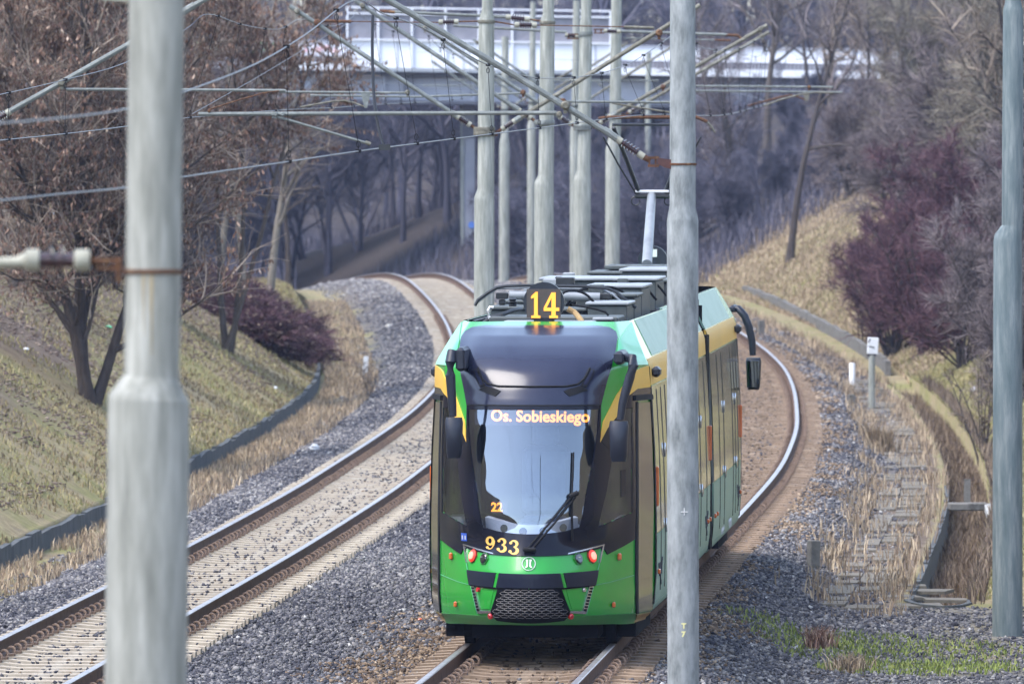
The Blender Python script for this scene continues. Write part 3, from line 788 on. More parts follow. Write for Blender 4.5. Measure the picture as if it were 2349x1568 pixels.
def shell(L, front=True):
    zs = [.28, .33, .36, .45] + list(np.arange(.55, 3.36, .03)) + [3.345]
    zs = sorted(z for z in zs if z <= 3.345)
    qs = list(np.linspace(-1, 1, 101)) if front else [-1, 1]
    mb = MB(); vs = []; keys = []
    for z in zs:
        w = wz(z)
        row = []
        side = [L, L * .75, L * .5, 3.4] if front else [L, L * .5, 0]
        for v in side: row.append((-w, v, z))
        if front:
            for q in qs: row.append(tuple(FS(q * w, z)))
        for v in side[::-1]: row.append((w, v, z))
        vs.append(row)
    nc = len(vs[0]); fs = []
    for i in range(len(zs) - 1):
        for j in range(nc - 1):
            if not front and j == 2: continue
            c = [(vs[i][j][k] + vs[i + 1][j + 1][k]) / 2 for k in (0, 2)]
            if front and 4 <= j < nc - 5 and hole(c[0], c[1]): continue
            fs.append((i * nc + j, i * nc + j + 1, (i + 1) * nc + j + 1, (i + 1) * nc + j))
    mb.add([p for r in vs for p in r], fs)
    # end wall
    return mb

def sideband(v0, v1, z0, z1, off, nz=6, s=1):
    mb = MB(); rows = []
    for z in np.linspace(z0, z1, nz):
        rows.append([Vector((s * (wz(z) + off), v, z)) for v in np.linspace(v0, v1, 5)])
    top = rows; mb.grid(rows)
    a = [top[0][0], top[0][-1], top[-1][-1], top[-1][0]]
    b = [p - Vector((s * (off + .02), 0, 0)) for p in a]
    mb.add(a + b, [(0, 1, 5, 4), (1, 2, 6, 5), (2, 3, 7, 6), (3, 0, 4, 7)])
    return mb

def car(L, front, mtx, detail=True):
    parts = []
    def put(o): o.matrix_basis = mtx.copy(); parts.append(o); return o
    put(shell(L, front).build('car_body', M['shell'], tram, True))
    v0 = 2.42 if front else 0.0
    for s in (1, -1):
        put(sideband(v0, L, .40, 1.12, .006, 8, s).build('lower_side_panel', M['green_pale'], tram, True))
        put(sideband(v0, L, .285, .392, .005, 4, s).build('skirt', M['green_pale'], tram, True))
        put(sideband(v0 + .02, L, 1.135, 2.665, .010, 10, s).build('side_window_band', M['sideglass'], tram, True))
        put(sideband(v0 - .05, L, 2.68, 2.955, .008, 4, s).build('yellow_stripe', M['yellow'], tram, True))
        put(sideband((3.55 if front else 0), L, 2.97, 3.34, .008, 6, s).build('roof_cover', M['green_pale'], tram, True))
        if front: put(sideband(2.26, 2.455, .40, 2.67, .013, 8, s).build('door_post', M['bellows'], tram, True))
    # roof deck and inner faces of the covers
    mb = MB(); a = 2.6 if front else .0
    mb.box((0, (a + L) / 2, 3.02), (1.86, L - a, .04))
    put(mb.build('roof_deck', M['roof_dark'], tram))
    mb = MB()
    for s in (1, -1):
        mb.box((s * .865, (3.6 + L) / 2 if front else L / 2, 3.19), (.03, L - 3.7 if front else L, .30), 0, 0, 0, -s * .35)
    put(mb.build('roof_cover_lining', M['roof_dark'], tram))
    mb = MB()
    for v in ((.02, L - .02) if not front else (L - .02,)):
        mb.box((0, v, 1.8), (2.08, .03, 2.9))
    put(mb.build('end_wall', M['bellows'], tram))
    mb = MB(); mb.box((0, (L + 2.3) / 2 if front else L / 2, .27), (1.9, L - 2.4 if front else L - .2, .24))
    if front: mb.box((0, 1.45, .22), (1.3, .9, .22)); mb.box((0, 3.4, .20), (1.98, 2.9, .25))  # low black blocks added round the front bogie to darken beneath the tram
    for v in ([2.0, 3.8] if front else [L * .5 - .9, L * .5 + .9]):
        for s in (1, -1): mb.tube([Vector((s * .69, v, .29)), Vector((s * .79, v, .29))], .29, 24)
    put(mb.build('underframe_and_shade_fill', M['under'], tram))
    # side seams, handles, reflectors
    for s in (1, -1):
        vv = [v0 + .9, v0 + 1.75, v0 + 2.6, v0 + 5.4, v0 + 6.8] if front else [.9, 2.3, 3.0, 3.7, 5.4]
        for v in vv:
            if v < L - .2:
                mb = MB(); mb.tube([Vector((s * (wz(z) + .012), v, z)) for z in np.linspace(.5, 2.62, 9)], .0045, 5); put(mb.build('door_seam', M['seam'], tram))
        for k, v in enumerate(vv[1::2]):
            for z in (1.95, 1.15):
                mb = MB(); mb.lathe((s * (wz(z) + .02), v + .08, z - .075), (s * (wz(z) + .02), v + .08, z + .075), [(0, .008), (.2, .018), (.5, .022), (.8, .018), (1, .008)], 10)
                put(mb.build('door_button', M['chrome'], tram, True))
        for v, z, m_ in ((v0 + .35, .72, 'amber'), (L - .25, .72, 'amber'), (L - .9, .72, 'amber')):
            mb = MB(); mb.box((s * (wz(z) + .02), v, z), (.03, .10, .055), 0, .01); put(mb.build('side_reflector', M[m_], tram))
        if not front: mb = MB(); mb.box((s * (wz(1.65) + .02), L - .06, 1.62), (.035, .05, .42), 0, .012); put(mb.build('side_marker', M['amber'], tram))
        if front:
            mb = MB(); mb.box((s * (wz(1.65) + .02), v0 + .12, 1.62), (.035, .05, .42), 0, .012); put(mb.build('side_marker', M['amber'], tram))
            mb = MB(); mb.box((s * (wz(2.82) + .05), v0 + .42, 2.81), (.09, .34, .11), 0, .03); put(mb.build('side_camera', M['mirror_black'], tram))
        # black operator mark and outlined letters on the lower panel
        mb = MB(); o_ = v0 + .35 if front else L - 1.6
        def q(vz): return [Vector((s * (wz(.7) + .010), o_ + a, b)) for a, b in vz]
        for poly in ([(0.1, .80), (.45, .80), (.45, .755), (.33, .755), (.33, .70), (.22, .70), (.22, .755), (.1, .755)], [(.22, .69), (.38, .69), (.50, .56), (.62, .56), (.62, .61), (.56, .61), (.45, .74), (.38, .74), (.35, .66), (.22, .66)], [(.62, .69), (.80, .84), (.90, .84), (.90, .80), (.84, .80), (.70, .66)]):
            mb.prism(q(poly), (0, 0, 0), (s * .006, 0, 0))
        put(mb.build('operator_mark', M['spray_black'], tram))
        mb = MB()
        for k in range(3):
            c = o_ + .15 + k * .28
            mb.tube(q([(c, .39), (c, .50), (c + .12, .50), (c + .16, .47), (c + .12, .43), (c + .04, .43)]), .005, 4)
        put(mb.build('outlined_letters', M['white'], tram))
    return parts

M2 = TI @ Matrix.Translation((float(cR(113.3)) - .02, 113.25, 0)) @ Matrix.Rotation(-math.atan(float(slope(cR, 116.5))), 4, 'Z')
e3 = Vector((float(cR(120.35)), 120.35, 0)); a3 = -math.atan((float(cR(131)) - float(cR(120.35))) / 10.65)
# third car is the first one turned round: its cab points away
L1, L3 = 10.6, 11.1
M3 = TI @ Matrix.Translation(e3) @ Matrix.Rotation(a3, 4, 'Z') @ Matrix.Translation((0, L3, 0)) @ Matrix.Rotation(math.pi, 4, 'Z')
car(L1, True, Matrix.Identity(4)); car(6.5, False, M2); car(L3, True, M3)
for a, b in ((L1, None), (None, None)):
    pass
for p in (P(0, 0, 1),):
    pass
def bellow(c, ang):
    mb = MB()
    for k in range(7):
        for z0, z1, w in ((.35, 1.2, 1.16), (1.2, 2.9, 1.125), (2.9, 3.32, 1.0)):
            mb.box((0, (k - 3) * .085, (z0 + z1) / 2), (2 * w - (.05 if k % 2 else 0), .06, z1 - z0))
    o = mb.build('bellows', M['bellows'], tram); o.matrix_basis = TI @ Matrix.Translation(c) @ Matrix.Rotation(ang, 4, 'Z')
bellow(Vector((float(cR(113.05)) - .01, 113.1, 0)), -.066); bellow(Vector((float(cR(120.05)), 120.05, 0)), -.066)

# ---- front panels
full('hood', [(1368, 748), (1398, 752), (1412, 761), (1416, 775), (1412, 802), (1402, 838), (1386, 892), (1377, 929)], M['hood'], .012, (.0, .0), 41)
half('windscreen_pillar', [(1376, 930), (1369.5, 990), (1361.5, 1045), (1351.5, 1095), (1342.5, 1142), (1336.5, 1178), (1329.5, 1210), (1329, 1232)],
     [(1377, 931), (1376, 1012), (1404, 1040), (1396.5, 1085), (1389.5, 1126), (1379.5, 1168), (1370.5, 1208), (1371, 1232)], M['black'], .011)
full('windscreen_lower_frame', [(1331, 1209), (1331, 1240), (1330, 1270)], M['black'], .0105, (-.065, -.012))
half('corner_frame', [(1329, 1231), (1371, 1208), (1410, 1192), (1450, 1175), (1458, 1174)], [(1329, 1268), (1383, 1256), (1392, 1271), (1432, 1250), (1458, 1234)], M['black'], .0115)
half('corner_frame', [(1376, 1010), (1392, 982), (1415, 953), (1436, 911), (1458, 893)], [(1405, 1040), (1412, 1010), (1431, 937), (1445, 935), (1458, 935)], M['black'], .0115)
half('corner_frame', [(1448.5, 934), (1448.5, 1055), (1448.5, 1176)], [(1458, 934), (1458, 1055), (1458, 1176)], M['black'], .0118, 4)
full('windscreen', WS, M['windscreen'], .006, (0, -.065), 33, 30, th=.008)
half('corner_window', CWL, CWR, M['cornerglass'], .006, 9, th=.008)
half('yellow_wedge', [(1375, 1008), (1383, 966), (1413, 906), (1452, 852), (1470, 843), (1487, 838)], [(1375, 1014), (1392, 981), (1415, 952), (1436, 910), (1460, 891), (1492, 887)], M['yellow'], .013, 7)
half('corner_cover', [(1444, 743), (1418, 781), (1416, 806), (1424, 838)], [(1462, 739), (1476, 790), (1483, 815), (1490, 836)], M['mint'], .010, 9)
half('door_header', [(1456, 893), (1456, 908)], [(1500, 888), (1500, 904)], M['black'], .012, 6, 4)
half('door_bar', [(1452, 907), (1452, 919)], [(1504, 903), (1504, 915)], M['bellows'], .035, 6, 4, th=.05)
half('front_door', [(1461, 924), (1462, 1150), (1463, 1402)], [(1497, 921), (1498, 1150), (1500, 1397)], M['door_glass'], .010, 5, 14)
half('door_frame', [(1456.5, 921), (1457, 1150), (1458, 1405)], [(1461, 921), (1462, 1150), (1463, 1405)], M['bellows'], .018, 3, 14)
half('door_sill', [(1460, 1408), (1452, 1427)], [(1501, 1402), (1497, 1419)], M['tan'], .012, 5, 4)
# seam of hood, notch trim
full('hood_seam', [(1377, 927), (1376.5, 930)], M['bellows'], .0145, (0, 0), 33, 2)
full('windscreen_top_frame', [(1377, 929.5), (1373, 938.5)], M['black'], .0115, (0, 0), 33, 3)
# black trim on the hood: a shallow bow between two angled vents
strip('hood_trim', [(1214, 888), (1300, 887), (1325, 882), (1338, 870), (1352, 846)], .022, M['bellows'], .016)
half('hood_vent', [(1330, 885), (1346, 862), (1354, 848)], [(1343, 889), (1356, 868), (1362, 849)], M['bellows'], .020, 4)
half('hood_vent', [(1292, 898), (1304, 893), (1331, 886)], [(1305, 910), (1322, 904), (1346, 895)], M['bellows'], .020, 4)
half('hood_vent_inner', [(1335, 882), (1348, 862), (1355, 851)], [(1342, 885), (1353, 867), (1359, 852)], M['hood'], .024, 4)
# bumper band, its green slits, grille
def band(name, xa, xb, ya, yb, mat, off, mirror=True):
    """vertical-sided panel between picture columns xa..xb; ya,yb are functions of the column"""
    n = 7; A = [(x, ya(x)) for x in np.linspace(xa[0], xb[0], n)]; B = [(x, yb(x)) for x in np.linspace(xa[1], xb[1], n)]
    half(name, A, B, mat, off, 5, 16, mirror=mirror)
ytop = lambda x: 1317 - 9.6 * (max(0, x - 1214) / 155.) ** 2
ybot = lambda x: 1348 - 7.3 * (max(0, x - 1214) / 150.) ** 2
eT = [U(x, ytop(x)) for x in np.linspace(1214, 1283, 7)]; eB = [U(x, ybot(x)) for x in np.linspace(1214, 1290, 7)]
rows = []
for t in np.linspace(0, 1, 6):
    r = [((1 - t) * a[0] + t * b[0], (1 - t) * a[1] + t * b[1]) for a, b in zip(eT, eB)]
    r = [(u - eT[0][0] * 0, z) for u, z in r]
    rows.append([(-u, z) for u, z in r[::-1]][:-1] + r)
sheet(rows, .022, .03).build('bumper_band', M['band'], tram, True)
band('bumper_band', (1291, 1298.5), (1370, 1363.5), ytop, ybot, M['band'], .022)
for i, (A, B) in enumerate((([(1283.5, 1317), (1290.8, 1347)], [(1290.5, 1316), (1298, 1346)]),)):
    half('bumper_slit', A, B, M['green'], .016, 3, 6)
half('bumper_lip', [(1214, 1347), (1290, 1347), (1363, 1339)], [(1214, 1351), (1290, 1351), (1362, 1343)], M['under'], .018, 3, 14)
full('grille', [(1287, 1350), (1297, 1378), (1307, 1402), (1303, 1411), (1293, 1421)], M['under'], .014, (0, -.02))
def hexes():
    mb = MB(); dz, du = .046, .083
    zc, zt_ = U(1213, 1412)[1], U(1213, 1352)[1]
    z = zc; i = 0
    while z < zt_:
        wmax = .37 - .09 * (z - zc) / (zt_ - zc)
        for k in range(-5, 6):
            u = k * du * 1.0 + (du / 2 if i % 2 else 0)
            if abs(u) > wmax - .02: continue
            h = dz * .30; a = [(u - .028, z + h), (u + .028, z + h)]
            pts = [(u - .045, z), (u - .024, z + h), (u + .024, z + h), (u + .045, z), (u + .024, z - h), (u - .024, z - h), (u - .045, z)]
            mb.tube([FO(p, q, .017) for p, q in pts], .0026, 4)
        z += dz * .5; i += 1
    return mb
hexes().build('grille_mesh', pmat('mesh_grey', (.16, .15, .15), (.11, .105, .105), 9, .5), tram)
def spot(name, px, py, r, mat, off, th=.02, mirror=True, n=18, parent=None, sx=1):
    out = []
    u, z = U(px, py)
    for s in (1, -1) if mirror else (1,):
        c = FO(u * s, z, off); nn = FN(u * s, z)
        mb = MB(); mb.lathe(c - nn * th, c + nn * th * .5, [(0, r), (.7, r), (1, r * .82)], n)
        out.append(mb.build(name, mat, parent or tram, True))
    return out
tl = spot('tail_lamp', 1356.5, 1275, .064, M['tail'], .018)
for o, s in zip(tl, (1, -1)):
    u, z = U(1356.5, 1275); c = FO(u * s, z, .03); nn = FN(u * s, z)
    mb = MB(); mb.lathe(c - nn * .01, c + nn * .012, [(0, .041), (.8, .041), (1, .03)], 18); mb.build('lamp_core', M['tail_core'], o, True)
    c = FO(u * s, z, .012); mb = MB(); mb.lathe(c - nn * .02, c + nn * .006, [(0, .078), (1, .074)], 8); mb.build('lamp_bezel', pmat('dark_red_bezel', (.30, .03, .02), (.24, .03, .02), 9, .3), o, True)
hl = spot('headlamp', 1325, 1281, .054, M['lens'], .022)
for o, s in zip(hl, (1, -1)):
    u, z = U(1325, 1281); nn = FN(u * s, z)
    c = FO(u * s, z, .006); mb = MB(); mb.lathe(c - nn * .02, c + nn * .008, [(0, .073), (1, .070)], 6); mb.build('lamp_bezel', M['green_dirty'], o, False)
    c = FO(u * s - .008, z + .01, .033); mb = MB(); mb.box(c, (.03, .01, .008)); mb.build('lamp_glint', M['chrome'], o)
spot('marker_lamp', 1337, 1352, .023, M['chrome'], .02, mirror=False)
u, z = U(1337, 1352); c = FO(-u, z, .02); mb = MB(); mb.disc(c, FN(-u, z), .023, .03, 12); mb.build('red_dot', M['redref'], tram, True)
spot('red_reflector', 1307, 1411, .031, M['redref'], .026)
for (px, py), (w_, h_) in (((1417.5, 1276), (.055, .075)), ((1404, 1385.5), (.042, .062))):
    u, z = U(px, py)
    for s in (1, -1):
        c = FO(u * s, z, .02); nn = FN(u * s, z)
        mb = MB(); mb.box(c, (w_, .03, h_), math.atan2(nn.x, -nn.y), .012); mb.build('side_indicator', M['amber'], tram)
# bright trims
half('lamp_trim', [(1301, 1268.5), (1340, 1259), (1384, 1247)], [(1300, 1271.5), (1340, 1262.5), (1382, 1250.5)], M['chrome'], .02, 3)
half('lamp_trim', [(1384, 1247), (1379, 1268), (1374, 1290)], [(1380.5, 1250), (1376, 1268), (1373, 1290)], M['chrome'], .02, 3)
strip('panel_edge', [(1373, 1292), (1365, 1325), (1352, 1372), (1344, 1406)], .010, M['mint'], .012)
half('light_strip', [(1350, 1344), (1343, 1372), (1335, 1402)], [(1360, 1342), (1352, 1374), (1343, 1404)], M['chrome'], .014, 3)
half('light_strip', [(1342, 1400), (1325, 1400), (1306, 1400)], [(1342, 1406), (1325, 1405), (1306, 1404)], M['chrome'], .014, 3)
for k in range(8):
    t = (k + .5) / 8
    x0 = 1355 + (1339.5 - 1355) * t; y0 = 1345 + (1401 - 1345) * t
    half('light_segment', [(x0 - 2.6, y0 - 2.1), (x0 - 3, y0 + 2.1)], [(x0 + 2.8, y0 - 2.1), (x0 + 2.4, y0 + 2.1)], M['under'], .019, 2, 2)
strip('panel_seam', [(1366, 1341), (1400, 1334), (1454, 1318)], .005, M['mint'], .004)
half('lower_lip', [(1214, 1416), (1300, 1412), (1400, 1408), (1457, 1405)], [(1214, 1430), (1300, 1431), (1400, 1430), (1455, 1428)], M['green_dirty'], .008, 4, 20)
# recessed bright green cheeks beside the grille
half('bumper_cheek', [(1299, 1352), (1304, 1372), (1311, 1396)], [(1345, 1348), (1338, 1372), (1333, 1396)], M['green'], .004, 6, 9)
# wiper
def wip(pts, w, mat, name, offs=.05):
    mb = MB(); mb.tube([FO(*U(*p), offs) for p in pts], w / 2, 6); return mb.build(name, mat, tram, True)
wip([(1210, 1263), (1258, 1200), (1313, 1133)], .022, M['bellows'], 'wiper_arm'); wip([(1221, 1262), (1268, 1200), (1316, 1140)], .022, M['bellows'], 'wiper_arm', .055)
wip([(1313, 1038), (1311.5, 1090), (1309.5, 1135)], .020, M['bellows'], 'wiper_blade', .035); wip([(1310, 1135), (1309, 1180), (1308, 1240)], .028, M['bellows'], 'wiper_blade', .035)
mb = MB(); c = FO(*U(1312, 1135), .06); mb.box(c, (.11, .05, .05), 0, .015, 0, -.4); mb.build('wiper_joint', M['bellows'], tram); mb = MB(); mb.box(FO(*U(1215, 1264), .05), (.14, .06, .045), 0, .015); mb.build('wiper_pivot', M['bellows'], tram)
# lettering
def surf_text(s, size, px, py, off, mat, name, bold=0, sx=1.0, slant=0, parent=tram):
    vs, fs = text_mesh(s, size, bold)
    u0, z0 = U(px, py)
    mb = MB(); mb.add([FO(u0 + x * sx, z0 + y + slant * x, off) for x, y, _ in vs], fs)
    o = mb.build(name, mat, parent); return o
surf_text('Os. Sobieskiego', .162, 1237, 966, -.010, M['led_soft'], 'destination_text', .0045, .98, -.012)
# the display carrier behind the glass
full('destination_display', [(1365, 938), (1362, 972)], M['cab'], -.035, (0, 0), 21, 3)
# serif figures drawn as outlines
def fig_polys(ch):
    if ch == '1': return [[(.18, 0), (.82, 0), (.82, .09), (.64, .11), (.64, 1), (.50, 1), (.22, .86), (.16, .80), (.18, .74), (.38, .78), (.38, .11), (.18, .09)]]
    if ch == '4': return [[(.50, .98), (.76, .98), (.76, .40), (.50, .40)], [(.50, .98), (.50, .76), (.20, .40), (.02, .40)], [(.02, .40), (.98, .40), (.98, .27), (.02, .27)], [(.50, .27), (.76, .27), (.76, .11), (.90, .09), (.90, 0), (.36, 0), (.36, .09), (.50, .11)]]
def arc(cx, cy, rx, ry, a0, a1, w0, w1, n=14):
    o, i = [], []
    for k in range(n + 1):
        t = k / n; a = math.radians(a0 + (a1 - a0) * t); w = w0 + (w1 - w0) * math.sin(math.pi * t)
        o.append((cx + (rx + w / 2) * math.cos(a), cy + (ry + w * .32) * math.sin(a))); i.append((cx + (rx - w / 2) * math.cos(a), cy + (ry - w * .32) * math.sin(a)))
    return [[o[k], o[k + 1], i[k + 1], i[k]] for k in range(n)]
def blob(cx, cy, r, n=12): return [[(cx + r * math.cos(6.2832 * k / n), cy + r * .8 * math.sin(6.2832 * k / n)) for k in range(n)]]
def old_fig(ch):
    if ch == '3': return arc(.42, .74, .27, .215, 150, -90, .10, .24) + arc(.42, .27, .31, .235, 90, -150, .10, .27) + blob(.19, .80, .125) + blob(.15, .19, .135)
    return arc(.42, .66, .26, .27, 0, 360, .23, .23, 24)[:] + arc(.40, .52, .33, .46, 20, -140, .27, .09) + blob(.20, .15, .12)
def figs(polys, x0, z0, w, h, fn, mat, name, parent, slant=0):
    mb = MB()
    for p in polys:
        v = [fn(x0 + x * w, z0 + y * h + slant * (x0 + x * w)) for x, y in p]; mb.add(v, [tuple(range(len(v)))])
    return mb.build(name, mat, parent)
u0, z0 = U(1113, 1259)
for k, ch in enumerate('933'):
    figs(old_fig(ch), u0 + .012 + k * .125, z0 - .012 - .017 * k, .128, .142, lambda u, z: FO(u, z, .016), M['gold'], 'fleet_number', tram, -.02)
u0, z0 = U(1126.5, 1171)
# small 22 board behind the windscreen
mb = MB(); mb.box(FO(u0 + .048, z0 + .045, -.10), (.15, .03, .13)); bd = mb.build('trip_number_board', M['cab'], tram)
vs, fs = text_mesh('22', .125, .004); mb = MB(); mb.add([FO(u0 + .05 + x, z0 + y, -.025) for x, y, _ in vs], fs); mb.build('trip_number_text', M['led_soft'], bd)
# emblem
mb = MB(); u, z = U(1213, 1293)
mb.tube([FO(u + .066 * math.cos(a), z + .066 * math.sin(a), .009) for a in np.linspace(0, 6.2832, 25)], .0042, 4)
for s in (1, -1):
    poly = [(.008, .042), (.030, .042), (.022, .015), (.022, -.015), (.036, -.042), (.016, -.036), (.008, -.025)]
    v = [FO(u + s * a, z + b, .011) for a, b in poly]; mb.add(v, [tuple(range(len(v)))])
mb.build('emblem', M['white'], tram)
# blue pictogram sticker
u, z = U(1067, 1230)
mb = MB(); mb.grid([[FO(u + a, z + b, .014) for a in (-.033, 0, .033)] for b in (-.042, .042)]); st = mb.build('sticker', M['blue'], tram)
mb = MB()
for a in (-.016, .016): mb.grid([[FO(u + a + e, z + b, .0165) for e in (-.007, .007)] for b in (-.026, .018)])
mb.build('pictogram', M['white'], st)

# ---- cab interior
mb = MB(); mb.box((0, 2.75, 1.75), (2.1, .05, 2.0)); mb.box((0, 2.0, .98), (1.5, 1.5, .06)); mb.box((0, 2.3, 2.60), (1.3, .9, .06)); mb.build('cab_lining', M['cab'], tram)
zd = U(1213, 1229)[1]
rows = [[(u_, zz - .03 * (u_ / .5) ** 2 * 0 - (.055 * (1 - (u_ / .52) ** 2))) for u_ in np.linspace(-.52, .52, 21)] for zz in (1.235, 1.36)]
db = sheet(rows, -.07, .06).build('dashboard', M['dash'], tram, True)
for k, pxv in enumerate((1149, 1197, 1249, 1298)):
    u, z = U(pxv, 1213 if k in (0, 3) else 1215)
    c = FO(u, z, -.065); mb = MB(); mb.disc(c, FN(u, z), .042, .014, 16); mb.build('dash_vent', M['roof_box'], db, True)
mb = MB(); mb.box((0, 1.0, 1.22), (.9, .9, .10), 0, .03); mb.build('desk', M['dash'], tram)
mb = MB(); mb.box((.06, 1.85, 1.70), (.50, .16, .75), 0, .12); mb.box((.06, 1.86, 2.18), (.27, .13, .26), 0, .07); mb.box((.06, 1.6, 1.28), (.5, .55, .14), 0, .06); mb.build('driver_seat', M['seat'], tram, True)
mb = MB(); mb.box((-.62, 1.5, 1.9), (.05, .05, 1.6)); mb.box((.62, 1.5, 1.9), (.05, .05, 1.6)); mb.build('cab_post', M['cab'], tram)
for s in (1, -1):
    mb = MB(); mb.box((s * .88, 1.95, 1.28), (.20, .8, .10), 0, .03); mb.build('side_shelf', M['dash'], tram)
# corner window object: small dark mirror/window frame seen on the right side
half('window_handle_panel', [(1423, 1078), (1423, 1140)], [(1433, 1076), (1433, 1138)], M['black'], .012, 3, 6, mirror=False)

# ---- outside mirrors
def mirror_set(mount, arm, house, d, face=0):
    """mount/arm/house in picture positions at distance d"""
    r = thing_part('wing_mirror', tram)
    m = MB(); (a, b), (c_, e) = mount
    m.box(TL((a + c_) / 2, (b + e) / 2, d + .3), (abs(c_ - a) / F * d, .9, abs(e - b) / F * d), 0, .03)
    m.build('mirror_bracket', M['mirror_black'], r)
    m = MB(); m.tube([TL(x, y, d - .12 * math.sin(min(1, k / 2) * 1.5)) for k, (x, y, _) in enumerate(arm)], [w / F * d / 2 for _, _, w in arm], 12); m.build('mirror_arm', M['mirror_black'], r, True)
    x0, y0, x1, y1 = house; s = d / F
    m = MB(); c = TL((x0 + x1) / 2, (y0 + y1) / 2, d - .1); w, h = (x1 - x0) * s, (y1 - y0) * s
    prof = []
    rows = []
    for t in np.linspace(0, 1, 9):
        wz_ = w * (.5 - .10 * t) * (1 if 0 < t < 1 else .86)
        zz = h * (.5 - t)
        dp = .09 * math.sin(math.pi * (.15 + .75 * t))
        rows.append([c + Vector((wz_ * math.cos(a) , -(.03 + dp) * abs(math.sin(a)) ** .6 * (1 if math.sin(a) > 0 else -1.0), zz)) for a in np.linspace(0, 2 * math.pi, 21)[:-1]])
    n = 20
    m.add([p for r_ in rows for p in r_], [(i * n + j, i * n + (j + 1) % n, (i + 1) * n + (j + 1) % n, (i + 1) * n + j) for i in range(8) for j in range(n)] + [tuple(range(n)), tuple(range(8 * n + n - 1, 8 * n - 1, -1))])
    o = m.build('mirror_housing', M['mirror_black'], r, True)
    if face:
        g = MB(); g.box(c + Vector((0, -.125, 0)), (w * .78, .01, h * .84), 0, .004); g.build('mirror_pane', M['mirrorglass'], r)
    return r
def thing_part(name, parent):
    o = bpy.data.objects.new(name, None); COL.objects.link(o); o.parent = parent; return o
mirror_set(((1413, 803), (1436, 834)), [(1436, 820, 20), (1450, 822, 24), (1453, 838, 24), (1446, 862, 22), (1436, 895, 21), (1428, 925, 19), (1423, 962, 17)], (1396, 965, 1443, 1058), 103.1)
mirror_set(((1052, 795), (1073, 849)), [(1052, 812, 16), (1036, 810, 24), (1033, 830, 25), (1033, 860, 23), (1035, 890, 21), (1037, 920, 20), (1039, 955, 17)], (1020, 957, 1063, 1050), 103.1)
mirror_set(((1676, 699), (1690, 715)), [(1680, 708, 16), (1694, 708, 17), (1708, 724, 18), (1718, 750, 18), (1725, 780, 17), (1727, 815, 15)], (1710, 820, 1747, 893), 131, 1)

def densify_local(p, n=5):
    out = []
    for i in range(len(p) - 1):
        a, b, c, d_ = p[max(i - 1, 0)], p[i], p[i + 1], p[min(i + 2, len(p) - 1)]
        for j in range(n):
            t = j / n; out.append(.5 * ((2 * b) + (c - a) * t + (2 * a - 5 * b + 4 * c - d_) * t * t + (3 * b - a - 3 * c + d_) * t ** 3))
    return out + [p[-1]]
# ---- roof equipment, in the first car's own metres
def rb(name, u0, u1, v0, v1, z0, z1, mat, bev=.015, lid=None):
    m = MB(); m.box(((u0 + u1) / 2, (v0 + v1) / 2, (z0 + z1) / 2), (u1 - u0, v1 - v0, z1 - z0), 0, bev); o = m.build(name, M[mat], tram)
    if lid:
        m = MB(); m.box(((u0 + u1) / 2, (v0 + v1) / 2, z1 + .02), (u1 - u0 + .05, v1 - v0 + .05, .035), 0, .01); m.build('lid', M[lid], o)
    return o
M['seam'] = M['seam']
rb('roof_plate', -.44, .52, 2.55, 3.1, 3.28, 3.345, 'roof_light')
rb('roof_tray', -.62, .74, 3.1, 4.4, 3.20, 3.38, 'roof_box')
rb('roof_cabinet', .34, .76, 4.5, 5.7, 3.05, 3.475, 'roof_box', .015, 'roof_light')
rb('roof_cabinet', -.72, -.30, 4.8, 6.2, 3.05, 3.42, 'roof_box', .015, 'roof_box')
rb('roof_cabinet', -.22, .28, 4.9, 6.0, 3.05, 3.40, 'roof_dark', .015, 'roof_box')
rb('roof_cabinet', .10, .74, 6.4, 7.7, 3.05, 3.53, 'roof_box', .02, 'roof_box')
rb('roof_cabinet', -.74, .02, 7.0, 8.6, 3.05, 3.45, 'roof_box', .02, 'roof_box')
rb('roof_cabinet', .12, .72, 8.2, 10.0, 3.05, 3.60, 'roof_box', .02, 'roof_light')
rb('roof_cabinet', -.66, .66, 12.4, 14.2, 3.05, 3.62, 'roof_box', .02, 'roof_light')
rb('roof_cabinet', -.30, .70, 15.2, 17.0, 3.05, 3.56, 'roof_dark', .02, 'roof_box')
def pl(name, pts, r, mat, n=8):
    m = MB(); m.tube([TL(*p) for p in pts], r, n); return m.build(name, M[mat], tram, True)
# folded pantograph just behind the round sign
pl('pantograph_horn', [(1089.5, 701, 108), (1096, 688, 108), (1116, 673, 108), (1139, 659, 108), (1160, 656, 108), (1207, 654.5, 108), (1345, 657, 108), (1396, 662, 108), (1412, 669, 108), (1436, 688, 108), (1459, 706, 108)], .017, 'steel_dark')
pl('pantograph_horn', [(1091, 696, 108.5), (1118, 675, 108.5), (1141, 661, 108.5), (1207, 659, 108.5), (1340, 662, 108.5), (1386, 666, 108.5), (1402, 673, 108.5), (1425, 692, 108.5), (1447, 704, 108.5)], .014, 'roof_light')
pl('pantograph_tube', [(1168, 677, 108.2), (1376, 681, 108.2)], .048, 'roof_light', 14)
pl('pantograph_arm', [(1195, 681, 108.6), (1250, 700, 110.5), (1330, 700, 110.5)], .03, 'steel_dark')
for x, y in ((1152, 678), (1388, 680)):
    m = MB(); c = TL(x, y, 108.3); m.box(c, (.13, .12, .07), 0, .01); m.box(c + Vector((0, 0, -.07)), (.07, .08, .06), 0, .01); m.build('pantograph_clamp', M['steel_dark'], tram)
